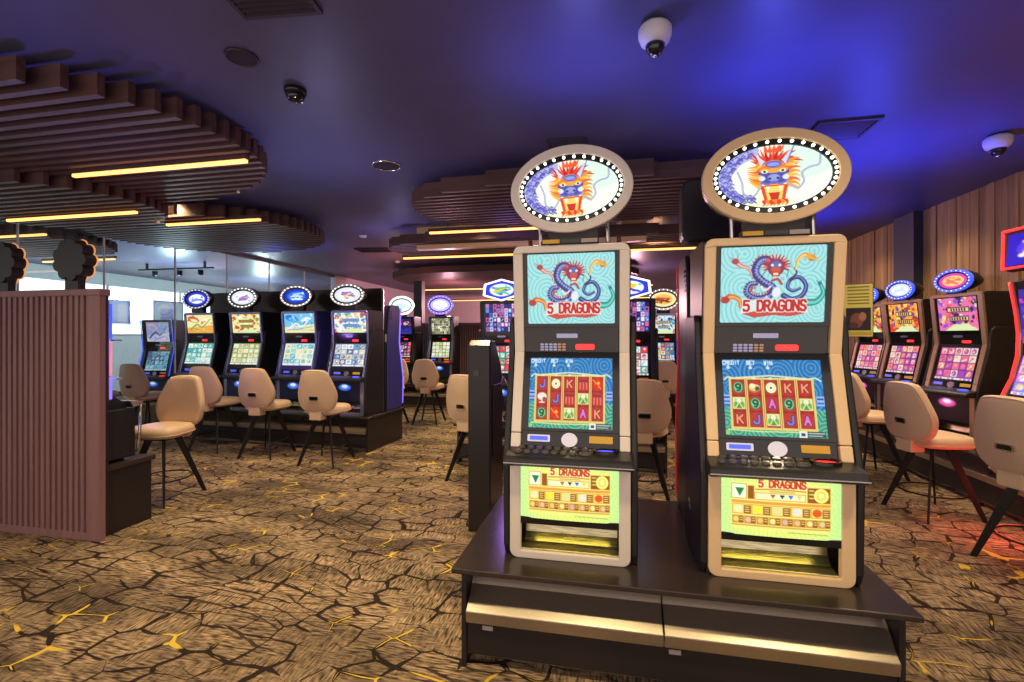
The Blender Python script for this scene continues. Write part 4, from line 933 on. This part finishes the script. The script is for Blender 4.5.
# yellow poster on a pole stand
t = empty('poster_stand', (2.10,4.62,0), math.radians(-24), 'yellow and black poster on a pole stand beside the right dragon machine', 'poster stand')
p = Pic(40, 84, (252,244,110)); p.rect(2,3,38,14,(246,238,120)); 
for y_ in (5,10,16,21,26,31): p.line([(6,y_),(34,y_)],1.6,(120,110,40))
p.rect(3,38,37,74,(40,26,40)); p.ell(18,58,9,12,(150,90,60)); p.ell(26,52,5,7,(200,140,90)); p.ell(14,66,6,5,(90,50,60)); p.rect(2,76,38,82,(214,200,70))
MB().box(-.105,.105,-.006,.006,1.40,1.86).build('board', 'black', t); picmesh('poster_sheet', p, .20,.45, lambda u,v,d: (u,-.008,1.63+v), 'print', t)
MB().tube([(-.09,.016,.02),(-.09,.016,1.84)], .010).build('pole', 'blackmetal', t); MB().lathe([(.13,0),(.13,.012),(.02,.022)], (-.09,.016,0), 24).build('foot_plate', 'blackmetal', t)

# posters on the bright side-room wall
for k, (y_, z_, w_, h_, c_, lb) in enumerate(((9.0,2.0,.75,.55,(60,90,220),'blue framed poster on the bright wall behind the glass, nearest'),(10.4,2.0,.8,.62,(190,205,205),'pale grey framed picture with dark legs on the bright wall behind the glass'),(12.6,2.0,.9,.55,(225,205,205),'pinkish framed notice, last on the bright wall behind the glass'))):
    t = empty('framed_poster', (-11.41,y_,z_), PI/2, lb, 'poster'); R = random.Random(k+70)
    p = Pic(30, 22, c_)
    for i in range(8): p.rect(R.uniform(0,20),R.uniform(0,16),R.uniform(20,30),R.uniform(16,22),R.choice([c_,(240,240,250),(120,120,160),(60,60,90),(240,200,210)]),.6)
    MB().ring(rrect(-w_/2-.03,w_/2+.03,-h_/2-.03,h_/2+.03,.003,1), rrect(-w_/2,w_/2,-h_/2,h_/2,.003,1), front(0), -.015, .015).build('frame', 'chrome', t)
    picmesh('picture', p, w_, h_, lambda u,v,d: (u,0,v), 'print', t)

# ------------------------------------------------------------------ stools
def make_stool():
    t = empty('gaming_stool', (0,0,0)); G = 'tan gaming stools'; t['group'] = G
    # faces +y: backrest towards -y
    def cushion(cx, cy, w0, w1, d, z0, z1, n=26):
        pass
    seat = []
    for k in range(32):
        a = 2*PI*k/32; c, s = math.cos(a), math.sin(a); e = .62
        x = .215*abs(c)**e*(1 if c>0 else -1); y = .215*abs(s)**e*(1 if s>0 else -1); x *= 1+.10*y/.215; seat.append((x, y+.01))
    prof = [(.80,.545),(.92,.552),(1.0,.572),(1.0,.60),(.95,.625),(.84,.638),(.5,.642),(.02,.640)]
    v = []; f = []
    for q, z in prof: v += [(x*q, y*q, z) for x, y in seat]
    n = 32
    for i in range(len(prof)-1): f += [(i*n+k, i*n+(k+1)%n, (i+1)*n+(k+1)%n, (i+1)*n+k) for k in range(n)]
    f += [tuple(range(n-1,-1,-1)), tuple((len(prof)-1)*n+k for k in range(n))]
    st = MB().add(v, f).build('seat', 'vinyl', t, True)
    pp = []
    for k in range(33): x, y = seat[k%32]; pp.append((x*1.005, y*1.005, .575))
    MB().tube(pp, .005, 6, caps=False).build('seat_piping', 'vinyl', st, True)
    # backrest: shield outline with chamfered shoulders
    O = [(-.125,.0),(-.195,.05),(-.225,.16),(-.205,.26),(-.150,.40),(-.105,.44),(0,.448),(.105,.44),(.150,.40),(.205,.26),(.225,.16),(.195,.05),(.125,.0),(0,-.006)]
    O = spline(O+[O[0]], 4)[:-1]; n = len(O)
    def bk(x, z, d):
        y = -.205-.05*(z/.44)+.10*(x/.22)**2*.5
        return (x, y+d, .60+z)
    lay = [(.86,-.038),(.95,-.032),(1.0,-.016),(1.0,.010),(.95,.026),(.84,.034)]
    v = []; f = []
    for q, d in lay: v += [bk(x*q, .20+(z-.20)*q, d) for x, z in O]
    for i in range(len(lay)-1): f += [(i*n+k, i*n+(k+1)%n, (i+1)*n+(k+1)%n, (i+1)*n+k) for k in range(n)]
    v += [bk(0,.20,-.040), bk(0,.20,.036)]; c0 = len(v)-2
    f += [(c0, k, (k+1)%n) for k in range(n)]+[(c0+1, (len(lay)-1)*n+(k+1)%n, (len(lay)-1)*n+k) for k in range(n)]
    br = MB().add(v, f).build('backrest', 'vinyl', t, True)
    pp = [bk(x*.955, .20+(z-.20)*.955, -.031) for x, z in O]; MB().tube(pp+[pp[0]], .0045, 6, caps=False).build('back_piping', 'vinyl', br, True)
    h = MB().ring(rrect(-.052,.052,.120,.165,.016,4), rrect(-.040,.040,.128,.157,.010,4), lambda u,v,d: bk(u,v,-.038-d), -.004, .010); h.build('handle_rim', 'chrome', br)
    MB().prism(rrect(-.040,.040,.128,.157,.010,4), lambda u,v,d: bk(u,v,-.039-d), -.002, .003).build('handle_recess', 'gloss', br)
    MB().box(-.07,.07,-.235,-.12,.50,.60).build('back_bracket', 'vinyl', t, bevel=.01)
    MB().box(-.12,.12,-.12,.12,.525,.548).build('seat_plate', 'blackmetal', t)
    for sx in (-1,1):
        for sy in (-1,1):
            a = Vector((sx*.07,sy*.07,.53)); b = Vector((sx*.205,sy*.225,.0)); rd = Vector((sx,sy,0)).normalized(); tn = Vector((-sy,sx,0)).normalized()
            MB().prism([(-.030,0),(.030,0),(.017,1),(-.017,1)], lambda u,v,d: tuple(a+(b-a)*v+rd*u+tn*d), -.008, .008).build('leg', 'blackmetal', t, bevel=.003)
    rg = []
    for k in range(25): a = 2*PI*k/24; rg.append((.205*math.cos(a), .215*math.sin(a), .185))
    MB().tube(rg, .007, 6, caps=False).build('foot_ring', 'blackmetal', t, True)
    return t
proto = make_stool(); first = True
for x, y, r, lb in (
    (-3.12,4.80,2,'tan stool at the rightmost machine of the row of four'),
    (-3.99,4.93,2,'tan stool at the third machine of the row of four'),
    (-4.82,5.06,2,'tan stool at the second machine of the row of four, partly behind the pinkish stool'),
    (-6.22,5.36,0,'tan stool standing close to the glass wall, left of the row of four'),
    (-3.80,3.42,186,'pinkish tan stool turned towards the camera, beside the black base behind the partition'),
    (-7.25,5.45,0,'tan stool behind the glass wall, just right of the partition top corner'),
    (2.55,3.44,-72,'nearest tan stool on the right, cut by the right edge of the photo'),
    (2.50,4.36,-76,'middle tan stool on the right, in front of the copper-framed wall machines'),
    (2.58,5.45,-78,'farthest tan stool on the right, half behind the right dragon machine'),
    (-2.90,7.32,2,'distant tan stool at the machine with the pale violet topper'),
    (-3.45,7.05,180,'distant pinkish stool peeking out past the end of the row of four'),
    (-1.29,4.52,-20,'tan stool half hidden behind the narrow dark grey terminal'),
    (.28,4.35,0,'tan stool in the gap between the two dragon machines, nearer one'),
    (.80,7.6,0,'far tan stool in the gap between the two dragon machines')):
    o = proto if first else copy_tree(proto)
    if first: KIDS[proto.name] = kids(proto); first = False
    o.location = (x,y,0); o.rotation_euler = (0,0,math.radians(r)); o['label'] = lb; o['category'] = 'stool'
